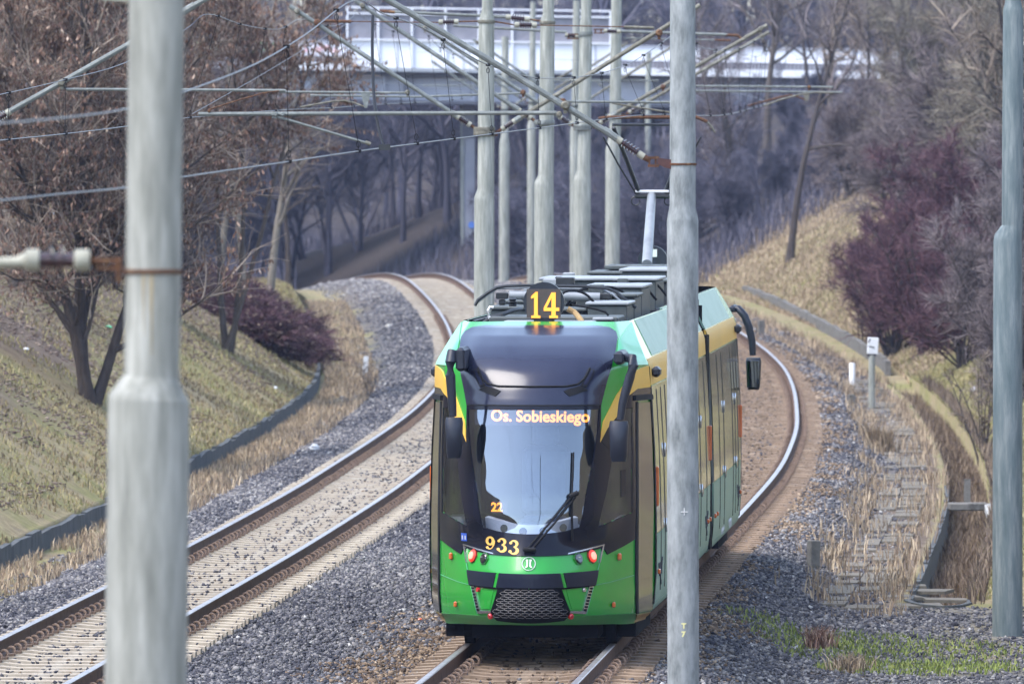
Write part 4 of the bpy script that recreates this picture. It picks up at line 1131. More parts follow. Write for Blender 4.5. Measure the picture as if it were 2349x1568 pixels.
for x, y0, y1 in ((1176, 682, 704), (1373, 690, 703), (1377, 706, 746)):
    m = MB(); m.lathe(TL(x, y0, 107.5), TL(x, y1, 107.5), [(0, .02), (.2, .05), (.35, .03), (.5, .055), (.65, .03), (.8, .05), (1, .025)], 10); m.build('roof_insulator', M['steel_dark'], tram, True)
pl('roof_hook', [(1132, 705, 105.8), (1124, 704, 105.8), (1120, 712, 105.8), (1121, 725, 105.8), (1127, 735, 105.8), (1132, 741, 105.8)], .016, 'white')
pl('roof_hose', [(1108, 742, 106), (1124, 729, 106), (1150, 722, 106), (1178, 711, 106.2), (1195, 708, 106.5)], .024, 'steel_dark')
pl('roof_hose', [(1302, 708, 105.4), (1318, 716, 105.4), (1330, 730, 105.3), (1338, 743, 105.2)], .030, 'tan')
pl('roof_cable', [(1312, 699, 106), (1345, 704, 106), (1372, 710, 106), (1390, 716, 106), (1396, 724, 106)], .012, 'wire_dark')
pl('roof_cable', [(1300, 728, 105.6), (1318, 735, 105.6), (1350, 735, 105.6), (1366, 731, 105.6)], .009, 'wire_dark')
for x0, x1, y, d in ((1147, 1262, 742, 105.0), (1360, 1408, 731, 105.6)):
    m = MB(); m.box(TL((x0 + x1) / 2, y, d), ((x1 - x0) / F * d, .16, .035), 0, .01); m.build('roof_bracket', M['roof_light'], tram)
# raised pantograph on the rear car
dp = 128.6
m = MB(); m.box(TL(1462, 612, dp - 2), (135 / F * dp, 1.4, .05), 0, .01)
for x in (1408, 1440, 1520): m.box(TL(x, 634, dp - 2), (.06, .06, .30))
m.build('pantograph_frame', M['roof_box'], tram)
m = MB(); m.box(TL(1470, 626, dp - 2), (110 / F * dp, 1.0, .10), 0, .02); m.build('pantograph_drive', M['steel_dark'], tram)
rr_ = random.Random(5)
for k in range(26):
    u_ = rr_.uniform(-.6, .62); v_ = rr_.uniform(4.6, 16.5); w_ = rr_.uniform(.06, .2)
    rb('roof_fitting', u_ - w_ / 2, u_ + w_ / 2, v_, v_ + rr_.uniform(.08, .3), 3.40, rr_.uniform(3.52, 3.70), rr_.choice(['roof_box', 'roof_dark', 'roof_light', 'steel_dark']), .01)
for k in range(9):
    v_ = 4.4 + k * 1.35; u_ = rr_.uniform(-.5, .3); m = MB()
    m.tube(densify_local([Vector((u_, v_, 3.45)), Vector((u_ + .15, v_ + .1, 3.62)), Vector((u_ + .35, v_ + .25, 3.60)), Vector((u_ + .5, v_ + .3, 3.44))]), .014, 6); m.build('roof_cable', M['wire_dark'], tram, True)
rb('roof_cabinet', -.16, .62, 20.0, 22.2, 3.05, 3.62, 'roof_box', .02, 'roof_light')
rb('roof_cabinet', -.70, .10, 22.5, 24.6, 3.05, 3.55, 'roof_box', .02, 'roof_box')
m = MB(); m.tube([TL(1484, 606, dp - 1.6), TL(1495, 448, dp + .4)], [.066, .058], 14); m.build('pantograph_lower_arm', M['roof_light'], tram, True)
m = MB(); m.box(TL(1496, 439, dp + .4), (.44, .1, .035), 0, .01); m.build('pantograph_yoke', M['white'], tram)
m = MB(); m.box(TL(1496, 450, dp + .4), (.46, .1, .06), 0, .02); m.build('pantograph_yoke', M['steel_dark'], tram)
for x in (1458, 1534):
    m = MB(); c = TL(x, 461, dp + .4); m.tube([c + Vector((.055 * math.cos(a), 0, .055 * math.sin(a))) for a in np.linspace(.6, 6.6, 17)], .011, 6); m.build('pantograph_ring', M['steel_dark'], tram, True)
pl('pantograph_upper_rod', [(1466, 442, dp + .4), (1441, 376, dp + .2), (1407, 292, dp - .2)], .028, 'steel_dark'); pl('pantograph_upper_rod', [(1526, 442, dp + .4), (1551, 376, dp + .2), (1590, 292, dp - .2)], .028, 'steel_dark')
pl('pantograph_upper_rod', [(1462, 449, dp + .4), (1420, 380, dp + .2), (1384, 314, dp)], .012, 'steel_dark'); pl('pantograph_upper_rod', [(1530, 449, dp + .4), (1572, 380, dp + .2), (1608, 314, dp)], .012, 'steel_dark')
pl('contact_strip', [(1373, 272, dp - .3), (1396, 269, dp - .3), (1598, 269, dp - .3), (1622, 279, dp - .3)], .022, 'rust')
pl('contact_strip', [(1404, 286, dp + .1), (1592, 286, dp + .1)], .018, 'steel_dark')
pl('pantograph_horn', [(1396, 269, dp - .3), (1375, 271, dp - .3), (1362, 282, dp - .3), (1356, 296, dp - .3)], .012, 'steel_dark'); pl('pantograph_horn', [(1598, 269, dp - .3), (1620, 277, dp - .3), (1634, 292, dp - .3), (1640, 304, dp - .3)], .012, 'tube_dirty')

# ---- round number sign
d = 105.0; sg = thing_part('route_sign', tram)
c = TL(1248, 693.5, d); s = d / F
m = MB(); m.disc(c, (0, 1, 0), 47 * s, .10, 40); m.build('sign_disc', M['mirror_black'], sg, True)
m = MB(); m.box(c + Vector((0, -.055, -2 * s)), (78 * s, .012, 66 * s)); m.build('led_matrix', M['led_panel'], sg)
for ch, x0, w in (('1', 1213.5, 33), ('4', 1247.5, 37)):
    b0 = TL(x0, 729, d)
    figs(fig_polys(ch), 0, 0, w * s, 60 * s, lambda x, z: b0 + Vector((x, -.066, z)), M['led'], 'sign_figure', sg)
m = MB(); m.box(c + Vector((0, .02, -47 * s)), (.22, .08, .06), 0, .01); m.build('sign_foot', M['roof_dark'], sg)
sg2 = thing_part('route_sign', tram)
c = TL(1498, 598, 130.2); m = MB(); m.disc(c, (0, 1, 0), 34 / F * 130, .12, 32); m.build('sign_disc', M['mirror_black'], sg2, True)
m = MB(); m.box(c + Vector((.02, -.07, .10)), (.07, .01, .10)); m.build('sign_plate', M['white'], sg2)
# ---------------------------------------------------------------- overhead line poles
def pole_thing(label, segs, d, base_z, group, mat, top=None, name='catenary_pole'):
    """segs: list of (centre px, py, width px) from the foot upward; drawn at distance d"""
    s = d / F
    pts = [P(px, py, d) for px, py, _ in segs]; rr = [w * s / 2 for *_, w in segs]
    foot = pts[0].copy()
    if base_z is not None and base_z < pts[0].z - .01:
        k = (base_z - pts[0].z) / (pts[1].z - pts[0].z)
        foot = pts[0] + (pts[1] - pts[0]) * k; foot.z = base_z
        pts = [foot] + pts; rr = [rr[0]] + rr
    t = thing(name, label, 'catenary pole', foot, group)
    # split cylinder sections so the surface noise has something to bite on
    mb = MB(); mb.tube(pts, rr, 28); mb.build('pole_shaft', mat, t, True, True)
    return t
def sleeve(t, px, py, w, d, mat, h=6):
    s = d / F; mb = MB(); c = P(px, py, d)
    mb.lathe(c - Vector((0, 0, h * s / 2)), c + Vector((0, 0, h * s / 2)), [(0, w * s / 2), (.15, w * s / 2 * 1.03), (.85, w * s / 2 * 1.03), (1, w * s / 2)], 24)
    mb.build('clamp_band', mat, t, True, True)
def insulator(t, a, b, d, w=11, caps=True, db=0):
    """brown ribbed insulator with pale end caps from picture point a to b"""
    s = d / F; A, B = P(*a, d), P(*b, d + db); r = w * s / 2
    g = thing_sub('insulator', t)
    prof = [(.22, r * .55)]
    n = 5
    for k in range(n):
        c = .24 + .52 * (k + .5) / n
        prof += [(c - .035, r * .55), (c - .012, r * 1.12), (c + .012, r * 1.12), (c + .035, r * .55)]
    prof += [(.78, r * .55)]
    mb = MB(); mb.lathe(A, B, prof, 12); mb.build('ribbed_body', M['insul'], g, True, True)
    for q in ((0, .23), (.77, 1)):
        mb = MB(); mb.lathe(A.lerp(B, q[0]), A.lerp(B, q[1]), [(0, r * .55), (.1, r * .85), (.9, r * .85), (1, r * .6)], 12); mb.build('end_cap', M['cream'], g, True, True)
def thing_sub(name, parent):
    o = bpy.data.objects.new(name, None); COL.objects.link(o); o.parent = parent; return o
def rod(t, pts, w, d, mat, name, n=8):
    s = d / F; mb = MB(); mb.tube([P(x, y, d) for x, y in pts], w * s / 2, n); return mb.build(name, M[mat], t, True, True)
def knob(t, x, y, w, d, mat, name='pipe_clamp'):
    s = d / F; mb = MB(); c = P(x, y, d)
    mb.lathe(c - Vector((0, w * s * .8, 0)), c + Vector((0, w * s * .8, 0)), [(0, w * s * .3), (.2, w * s / 2), (.8, w * s / 2), (1, w * s * .3)], 10)
    mb.box(c + Vector((0, 0, -w * s * .5)), (w * s * .4, w * s * .9, w * s * .7))
    mb.build(name, M[mat], t, False, True)
def bracket(t, x0, x1, y, d, mat, h=12):
    s = d / F; mb = MB(); c = P((x0 + x1) / 2, y, d); w = abs(x1 - x0) * s
    for k in (-1, 1): mb.box(c + Vector((0, 0, k * h * s * .35)), (w, .06, h * s * .22))
    mb.box(c + Vector((w * .2, 0, 0)), (w * .16, .05, h * s)); mb.box(c + Vector((-w * .35, 0, 0)), (w * .14, .05, h * s * .9))
    mb.build('arm_bracket', M[mat], t, False, True)

G_ARM = 'poles carrying the overhead wires'
# -- blurred pole close to the lens on the left
dN = 42.5
t = pole_thing('large pale pole close by at the left with rusty band and insulator', [(334.5, 1568, 189), (341.5, 921, 187), (342, 912, 186), (346.5, 868, 130), (348, 860, 127), (352, 600, 127), (359, 0, 127), (361, -200, 127)], dN, -.55, G_ARM, M['pole'])
sleeve(t, 351, 622, 133, dN, M['rust'], 11)
s = dN / F; mb = MB(); mb.box(P(252, 615, dN), (60 * s, .05, 8 * s)); mb.box(P(272, 622, dN), (10 * s, .06, 48 * s)); mb.box(P(258, 597, dN), (40 * s, .05, 12 * s)); mb.build('arm_bracket', M['rust'], t, False, True)
A_, B_ = P(206, 597, dN), P(58, 596, dN)
g = thing_sub('insulator', t); r = 22 * s
mb = MB(); mb.lathe(A_.lerp(B_, .24), A_.lerp(B_, .78), [(0, r * .7), (.28, r * .7), (.32, r * 1.35), (.38, r * 1.35), (.42, r * .7), (.60, r * .7), (.64, r * 1.35), (.70, r * 1.35), (.74, r * .7), (1, r * .75)], 20); mb.build('ribbed_body', M['insul'], g, True, True)
for a, b in ((0, .24), (.78, 1)):
    mb = MB(); mb.lathe(A_.lerp(B_, a), A_.lerp(B_, b), [(0, r * 1.05), (.1, r * 1.15), (.9, r * 1.15), (1, r * .9)], 20); mb.build('end_cap', M['cream'], g, True, True)
mb = MB(); mb.tube([P(60, 597, dN), P(40, 601, dN), P(-60, 604, dN), P(-400, 560, dN)], [20 * s, 13 * s, 12 * s, 12 * s], 14); mb.build('cantilever_arm', M['cream'], t, True, True)
mb = MB(); mb.tube([P(204, 597, dN), P(236, 601, dN)], 8 * s, 8); mb.build('arm_pin', M['rust'], t, True, True)
# rust run below the band: thin uneven streaks lying on the paint
rr_ = random.Random(4); mb = MB()
for k in range(7):
    x0 = 336 + rr_.uniform(-9, 16); L_ = rr_.uniform(60, 210); w0 = rr_.uniform(2.0, 5.0); rows = []
    for t_ in np.linspace(0, 1, 8):
        y = 629 + L_ * t_; ww = w0 * (1 - t_ * .8); c0 = 350 - t_ * L_ * .008
        row = []
        for e in (-1, 0, 1):
            px = x0 + e * ww; u_ = (px - c0) / 63.5; q_ = P(px, y, dN); q_.y = dN - math.sqrt(max(0, 1 - u_ * u_)) * 63.5 * s - .0015; row.append(q_)
        rows.append(row)
    mb.grid(rows)
mb.build('rust_stain', pmat('rust_stain_wash', (.34, .27, .16), (.29, .25, .17), 9, .8, 0, 0, (1, 1, .2)), t, False, True)
# stub of an upper fitting at the very top
mb = MB(); mb.tube([P(300, 2, dN), P(250, -3, dN), P(235, -2, dN)], 5 * s, 8); mb.build('stay_rod', M['cream'], t, True, True)

# -- pole in front of the tram with T 7 painted on it
dM = 88.0
t = pole_thing('speckled concrete grey pole in front of the tram marked T 7', [(1567.5, 1568, 73), (1566, 1000, 72), (1566, 506, 72), (1566, 501, 71), (1565.5, 478, 61), (1566, 470, 60), (1566, 0, 58), (1566, -200, 58)], dM, -.55, G_ARM, pmat('speckled_pole', (.11, .12, .12), (.235, .25, .25), 13, .8, 0, .35, (1, 1, .3), .25, 0, (.34, .355, .355), 10, .28, .72))
sleeve(t, 1566, 376.5, 63, dM, M['rust'], 5)
s = dM / F
mb = MB(); mb.prism([P(1508, 362, dM), P(1540, 366, dM), P(1540, 388, dM), P(1524, 384, dM), P(1508, 376, dM)], (0, -.05, 0), (0, .05, 0)); mb.build('arm_bracket', pmat('dark_rust', (.09, .035, .03), (.05, .022, .02), 14, .8), t, False, True)
bracket(t, 1486, 1512, 371, dM, 'rust', 26)
rod(t, [(1468, 354), (1478, 361), (1492, 368)], 13, dM, 'rust', 'arm_pin')
insulator(t, (1478, 361), (1412, 316), dM, 19)
rod(t, [(1416, 319), (1396, 304), (1384, 297)], 17, dM, 'tube', 'cantilever_end')
rod(t, [(1400, 308), (1174, 169), (890, 0), (780, -66)], 14.5, dM, 'tube', 'cantilever_arm')
knob(t, 1297, 242, 22, dM, 'tube_dirty')
rod(t, [(455, 262), (800, 260.5), (1276, 259)], 9.5, dM, 'tube', 'registration_tube')
knob(t, 1283, 262, 14, dM, 'tube_dirty'); knob(t, 632, 262, 12, dM, 'tube')
for x in (626, 648): knob(t, x, 262, 11, dM, 'tube', 'pipe_clamp')
rod(t, [(636, 268), (660, 275), (846, 330)], 6.5, dM, 'tube', 'steady_arm'); rod(t, [(838, 326), (850, 331)], 9, dM, 'tube_dirty', 'wire_clip')
rod(t, [(478, 252), (540, 232), (606, 213), (640, 209)], 3.2, dM, 'rust', 'stay_rod'); knob(t, 480, 254, 8, dM, 'rust')
def paint(ch, px, py, size, parent):
    vs, fs = text_mesh(ch, size, .004)
    mb = MB(); c = P(px, py, dM); R = 36 * dM / F
    for x, y, _ in vs: pass
    mb.add([Vector((c.x + x, dM - math.sqrt(max(R * R - x * x, 0)) - .004, c.z + y)) for x, y, _ in vs], fs)
    mb.build('painted_mark', M['gold_pale'], parent, False, True)
M['gold_pale'] = pmat('faded_yellow_paint', (.70, .64, .30), (.55, .52, .28), 20, .8)
paint('T', 1568, 1438, .062, t); paint('7', 1567, 1457, .062, t)
mb = MB(); c = P(1569, 1172, dM)
for a, b in (((0, 0, -.03), (0, 0, .035)), ((-.03, 0, 0), (.03, 0, 0))): mb.tube([c + Vector(a) + Vector((0, -.141, 0)), c + Vector(b) + Vector((0, -.141, 0))], .003, 4)
mb.build('chalk_cross', M['white'], t, False, True)

# -- green grey pole standing at the right
dR = 117.8
t = pole_thing('blue green three stage pole standing at the right of the path', [(2311, 1461, 70), (2312, 552, 66), (2312.5, 548, 65), (2322, 522, 49), (2322, 515, 48.5), (2324, 26, 46), (2324, 21, 45), (2324, 6, 36), (2324, 0, 36), (2324, -200, 36)], dR, None, G_ARM, M['pole_green'])
s = dR / F
o = MB(); o.lathe(P(2312, 1500, dR), P(2312, 1458, dR), [(0, .75), (.8, .62), (.95, .45), (1, .2)], 18); tag(o.build('pole_footing', pmat('mossy_footing', (.12, .11, .09), (.2, .18, .14), 5, .95, 0, .5), None, True), 'weathered concrete footing under the blue green pole', 'footing')

# -- pole off the frame at the left: only its arm reaches in
dO = 119.0
t = pole_thing('pale pole with a rising cantilever arm reaching over the left track', [(-60, 1300, 60), (-60, 500, 60), (-58, 470, 46), (-56, -100, 44)], dO, -.5, G_ARM, M['polec'])
insulator(t, (-22, 282), (24, 255), dO, 19); rod(t, [(-58, 300), (-20, 281)], 12, dO, 'rust', 'arm_pin')
rod(t, [(20, 257), (140, 190), (290, 105), (420, 28), (482, -8)], 13, dO, 'tube', 'cantilever_arm'); rod(t, [(420, 28), (446, 12)], 17, dO, 'tube', 'cantilever_end')
knob(t, 142, 190, 18, dO, 'tube_dirty'); rod(t, [(152, 205), (400, 206), (655, 208)], 7, dO, 'tube', 'registration_tube'); rod(t, [(146, 196), (152, 206)], 5, dO, 'tube_dirty', 'steady_arm')

# -- the row of poles between the two tracks
def centre_pole(label, d, seg, L=None, Rr=None, w_arm=11, stayL=None, stayR=None, group=G_ARM, clampy=None, mat='polec'):
    bz = gz(P(seg[0][0], 700, d).x, d) - .1
    t = pole_thing(label, seg, d, bz, group, M[mat])
    xc = seg[2][0]; wd = seg[2][2]
    for arm, sgn in ((L, -1), (Rr, 1)):
        if not arm: continue
        (x0, y0), (x1, y1) = arm                      # foot of the arm near the pole, far tip
        dx, dy = x1 - x0, y1 - y0; q = math.hypot(dx, dy); ux, uy = dx / q, dy / q
        k = w_arm / 11
        i0 = (x0 + ux * 10 * k, y0 + uy * 10 * k); i1 = (x0 + ux * 52 * k, y0 + uy * 52 * k)
        bracket(t, xc + sgn * wd * .5, x0, y0 + 4, d, 'rust', 14 * k)
        rod(t, [(x0, y0), i0], w_arm * .8, d, 'rust', 'arm_pin', 6)
        insulator(t, i0, i1, d, w_arm * 1.5)
        rod(t, [(i1[0] - ux * 2, i1[1] - uy * 2), (x1, y1)], w_arm, d, 'tube' if sgn < 0 else 'tube_dirty', 'cantilever_arm')
        rod(t, [(i1[0] - ux * 3, i1[1] - uy * 3), (i1[0] + ux * 14 * k, i1[1] + uy * 14 * k)], w_arm * 1.35, d, 'tube', 'cantilever_end')
        knob(t, x1 - ux * 22 * k, y1 - uy * 22 * k, 15 * k, d, 'tube_dirty')
        if sgn: sleeve(t, xc, y0 + 4, wd * 1.06, d, M['tube_dirty'] if d < 150 else M['tube'], 12 * k)
    return t
tA = centre_pole('centre pole with wide shoulder just behind the tram roof', 142, [(1110, 1000, 47), (1111, 458, 46.5), (1111, 455, 46), (1114, 438, 39), (1114.5, 432, 38.5), (1116, 50, 36), (1117, 44, 35), (1117.5, 27, 26), (1118, 20, 25), (1119, -80, 25)],
    ((1088, 293), (664, 14)), ((1142, 302), (1606, 12)), 10.5)
rod(tA, [(640, 211), (800, 212), (932, 213)], 5.5, 142, 'tube', 'registration_tube'); knob(tA, 935, 212, 12, 142, 'tube_dirty')
mb = MB(); mb.prism([P(828, 214, 142), P(850, 214, 142), P(842, 248, 142), P(836, 248, 142)], (0, -.05, 0), (0, .05, 0)); mb.build('drop_bracket', M['tube'], tA, False, True)
rod(tA, [(836, 245), (812, 236), (790, 231), (760, 233), (689, 246)], 4.5, 142, 'tube_dirty', 'steady_arm')
rod(tA, [(1298, 233), (1420, 234), (1560, 235)], 6, 142, 'tube', 'registration_tube'); knob(tA, 1292, 232, 14, 142, 'rust')
rod(tA, [(1404, 236), (1440, 243), (1545, 259)], 4.5, 142, 'tube_dirty', 'steady_arm')
rod(tA, [(802, 49.5), (1012, 52)], 2.6, 142, 'rust', 'stay_rod'); rod(tA, [(742, 48), (806, 50)], 7, 142, 'rust', 'stay_tube'); knob(tA, 728, 52, 16, 142, 'rust')
insulator(tA, (1052, 50), (1006, 51), 142, 14); rod(tA, [(1052, 50), (1100, 49)], 3.5, 142, 'rust', 'stay_rod'); sleeve(tA, 1116, 50, 39, 142, M['tube_dirty'], 8)
rod(tA, [(1135, 50), (1178, 57)], 3.5, 142, 'rust', 'stay_rod'); insulator(tA, (1180, 57), (1232, 58), 142, 15); rod(tA, [(1232, 58), (1436, 62)], 2.6, 142, 'rust', 'stay_rod'); rod(tA, [(1432, 62), (1500, 64)], 6.5, 142, 'tube_dirty', 'stay_tube'); knob(tA, 1512, 76, 17, 142, 'rust')
tB = centre_pole('centre pole with rounded collar standing right of its wide shouldered neighbour', 156, [(1247, 1000, 45), (1248, 424, 44.5), (1248.5, 421, 44), (1252, 406, 36), (1252.5, 400, 35.5), (1256, 60, 33), (1256.5, 46, 32), (1258, 34, 26), (1258, 28, 26), (1258.5, -80, 26)],
    ((1226, 277), (815, 2)), None, 10)
rod(tB, [(712, 219), (960, 222), (1196, 214)], 5, 156, 'tube', 'registration_tube'); knob(tB, 1200, 212, 13, 156, 'rust')
rod(tB, [(875, 26), (1160, 39)], 7, 156, 'tube', 'stay_tube'); rod(tB, [(870, 26), (906, 28)], 8, 156, 'rust', 'stay_end'); insulator(tB, (1216, 45), (1160, 39), 156, 15); rod(tB, [(1216, 45), (1244, 49)], 4, 156, 'rust', 'stay_rod'); sleeve(tB, 1256, 52, 36, 156, M['tube_dirty'], 7)
tC = centre_pole('centre pole nearest the raised pantograph with arms to both sides', 178, [(1334, 900, 40.5), (1335.5, 414, 40), (1336, 411, 39), (1339, 395, 32), (1339, 390, 31), (1344, 60, 29), (1344.5, 40, 24), (1345, -80, 24)],
    ((1318, 290), (960, 55)), ((1368, 286), (1760, 58)), 9)
rod(tC, [(1522, 197), (1720, 198.5), (1911, 200)], 4.8, 178, 'tube', 'registration_tube'); knob(tC, 1521, 199, 12, 178, 'rust'); knob(tC, 1856, 200, 9, 178, 'rust')
rod(tC, [(1040, 59), (1300, 74)], 6.5, 178, 'tube', 'stay_tube'); insulator(tC, (1326, 84), (1296, 80), 178, 12); bracket(tC, 1300, 1328, 84, 178, 'rust', 14); sleeve(tC, 1343, 78, 33, 178, M['tube'], 10)
insulator(tC, (1384, 71), (1424, 73), 178, 12); rod(tC, [(1424, 72), (1668, 80)], 7, 178, 'tube', 'stay_tube'); rod(tC, [(1664, 80), (1694, 82)], 7, 178, 'rust', 'stay_end'); rod(tC, [(1690, 80), (1704, 92)], 6, 178, 'rust', 'stay_end'); bracket(tC, 1362, 1386, 72, 178, 'rust', 12)
rod(tC, [(1910, 213), (1870, 212), (1830, 218), (1790, 229), (1752, 243)], 4, 178, 'tube_dirty', 'steady_arm')
tE = centre_pole('narrow centre pole left of the pantograph mast', 205, [(1404, 900, 34), (1405.5, 344, 33), (1406, 340, 32), (1410, 312, 27), (1411, 300, 27), (1415, -80, 23)], None, ((1436, 262), (1764, 74)), 8)
rod(tE, [(1545, 208), (1760, 210), (1932, 212)], 4.6, 205, 'tube', 'registration_tube'); rod(tE, [(1640, 92), (1676, 93)], 5, 205, 'rust', 'stay_end'); rod(tE, [(1430, 88), (1640, 92)], 3, 205, 'tube', 'stay_rod')
mb = MB(); mb.prism([P(1842, 213, 205), P(1858, 213, 205), P(1853, 232, 205), P(1847, 232, 205)], (0, -.05, 0), (0, .05, 0)); mb.build('drop_bracket', M['tube_dirty'], tE, False, True)
rod(tE, [(1850, 230), (1830, 222), (1810, 218), (1770, 228), (1715, 243)], 4, 205, 'rust', 'steady_arm')
tC2 = centre_pole('slim distant pole half hidden behind the pantograph side centre pole', 272, [(1317, 800, 21), (1318, 300, 20.5), (1319, 288, 17), (1323, 2, 16)], ((1306, 240), (1085, 90)), ((1332, 240), (1566, 92)), 6)
tB2 = centre_pole('slim distant pole half hidden behind the collared centre pole', 300, [(1219, 700, 19.5), (1219, 290, 19), (1220, 277, 16), (1223, 5, 12)], ((1206, 232), (1010, 100)), ((1232, 232), (1440, 98)), 5.5)
tH = centre_pole('slim distant pole between the bridge pier and its neighbour poles', 318, [(1156, 700, 24), (1157, 330, 23), (1158, 312, 17), (1159, 84, 16)], ((1148, 248), (990, 140)), ((1168, 248), (1330, 150)), 5)
tG = centre_pole('slender far pole rising behind the tram mast', 372, [(1484, 700, 17), (1485, 400, 16), (1486, 380, 14), (1488, 120, 12)], ((1478, 262), (1370, 190)), None, 4.5)
for tt, d, y in ((tC2, 272, 182), (tB2, 300, 184), (tH, 318, 196)):
    x = {272: 1320, 300: 1220, 318: 1158}[d]
    rod(tt, [(x - 190, y), (x + 190, y + 3)], 3, d, 'tube', 'registration_tube')

# ---------------------------------------------------------------- wires
def interp_w(pts, d):
    return Vector((np.interp(d, [p.y for p in pts], [p.x for p in pts]), d, np.interp(d, [p.y for p in pts], [p.z for p in pts])))
def densify(pts, n=6):
    out = []; k = len(pts)
    for i in range(k - 1):
        p0 = pts[max(i - 1, 0)]; p1 = pts[i]; p2 = pts[i + 1]; p3 = pts[min(i + 2, k - 1)]
        for j in range(n):
            t = j / n
            out.append(.5 * ((2 * p1) + (p2 - p0) * t + (2 * p0 - 5 * p1 + 4 * p2 - p3) * t * t + (3 * p1 - p0 - 3 * p2 + p3) * t ** 3))
    return out + [pts[-1]]
def wire(name, label, cat, px, r, mat='wire', smooth_=True):
    pts = [P(*p) for p in px]
    q = densify(pts) if smooth_ else pts
    t = thing(name, label, cat, q[len(q) // 2])
    mb = MB(); mb.tube(q, r, 6); mb.build('wire', M[mat], t, True, True)
    return t, q
cwR, qR = wire('contact_wire', 'contact wire sweeping low across the picture to the raised pantograph', 'contact wire',
    [(-120, 474, 49), (0, 460, 54), (150, 444, 58), (290, 430, 62), (420, 406, 67.5), (640, 374, 77), (850, 343, 87), (1100, 311, 104), (1240, 293, 113.5), (1400, 272, 124), (1497, 263, 129), (1597, 265, 141), (1645, 265, 151), (1682, 260, 162), (1721, 249, 180), (1755, 238, 205), (1740, 226, 235), (1690, 214, 262), (1600, 200, 290)], .0062)
msR, qmR = wire('messenger_wire', 'messenger wire dipping in swags above the track of the tram', 'messenger wire',
    [(-80, 290, 43), (0, 283, 46), (150, 270, 51), (290, 250, 56), (417, 213, 63), (586, 147, 73), (700, 80, 81), (812, 1, 88), (880, 32, 92), (975, 67, 97), (1095, 138, 104.5), (1170, 165, 109), (1236, 179, 113.5), (1316, 178, 119), (1383, 167, 123.5), (1440, 147, 128), (1481, 124, 132), (1535, 86, 138), (1580, 52, 142), (1597, 100, 147), (1642, 115, 155), (1695, 112, 168), (1747, 88, 178), (1752, 110, 188), (1758, 118, 196), (1762, 92, 205), (1740, 130, 230), (1690, 120, 262), (1600, 110, 290)], .0058, 'wire')
cwL, qL = wire('contact_wire', 'contact wire over the empty left track, passing behind the large pole', 'contact wire',
    [(-80, 332, 93), (0, 322, 98.5), (150, 307, 106), (290, 290, 113), (417, 272, 120), (480, 266, 123.5), (600, 256, 133), (690, 250, 142), (771, 247, 148), (843, 241, 156), (941, 236, 172), (1037, 229, 195), (1080, 222, 225), (1060, 212, 262), (960, 196, 300), (860, 190, 318)], .0065)
msL, qmL = wire('messenger_wire', 'thin messenger wire over the empty left track rising to the arm tips', 'messenger wire',
    [(-80, 232, 94), (0, 217, 98.5), (150, 183, 106), (290, 143, 112), (425, 68, 117.5), (476, 33, 119), (560, 58, 127), (640, 67, 134), (690, 44, 141.5), (760, 60, 148), (804, 43, 154), (819, 28, 156), (845, 49, 160), (895, 70, 167), (938, 80, 174), (963, 62, 178), (1010, 110, 195), (1060, 128, 215), (1085, 100, 250), (1040, 112, 280), (960, 120, 300)], .005)
# droppers: each a part of the messenger it hangs from
def dropper(t, qm, qc, d, mat='wire_dark', r=.0032):
    a, b = interp_w(qm, d), interp_w(qc, d)
    if a.z - b.z < .15: return
    mb = MB(); mb.tube([a, a - Vector((0, 0, .05)), b + Vector((.0, 0, .06)), b], r, 5)
    for p, s_ in ((a, -1), (b, 1)):
        c = p + Vector((0, 0, s_ * .06))
        mb.tube([c + Vector((.016 * math.cos(q), 0, .03 * math.sin(q))) for q in np.linspace(0, 6.283, 9)], .004, 4)
        mb.box(p, (.05, .06, .03))
    mb.build('dropper', M[mat], t, False, True)
for d in (78, 85.5, 93.5, 99.5, 106, 113.3, 119, 123.3, 127.5, 131.5, 136, 147, 155, 160, 168, 174, 184, 190, 196, 215, 235): dropper(msR, qmR, qR, d)
for d in (99.5, 106, 121, 126, 131, 136, 147, 152, 162, 168, 174, 185, 195, 205, 230): dropper(msL, qmL, qL, d)
# thick feeder jumper
a = [P(855, 38, 90), P(854, 100, 89.5), P(855, 160, 89), P(858, 220, 88.5), P(864, 270, 88), P(873, 312, 87.7), P(882, 338, 87.5)]
t = thing('jumper_cable', 'thick black cable hanging from the messenger down to the contact wire', 'cable', a[-1]); mb = MB(); mb.tube(densify(a), .014, 8); mb.build('cable', M['wire_dark'], t, True, True)
mb = MB(); mb.box(a[-1], (.10, .06, .05)); mb.build('clamp', M['steel_dark'], t, False, True)
for lab, pts in (('thin stay wire crossing below the messenger at the left of the arms', [(440, 262, 112), (586, 180, 125), (720, 100, 138), (806, 48, 152)]), ('thin stay wire climbing steeply towards the tall mesh screen', [(650, 260, 200), (730, 165, 235), (806, 92, 262)]), ('level thin feeder wire crossing in front of the white bridge parapet', [(1245, 136, 250), (1400, 140, 250), (1560, 144, 250)])):
    q = [P(*p) for p in pts]; t = thing('stay_wire', lab, 'wire', q[0]); mb = MB(); mb.tube(q, .004, 5); mb.build('wire', M['wire'], t, True, True)

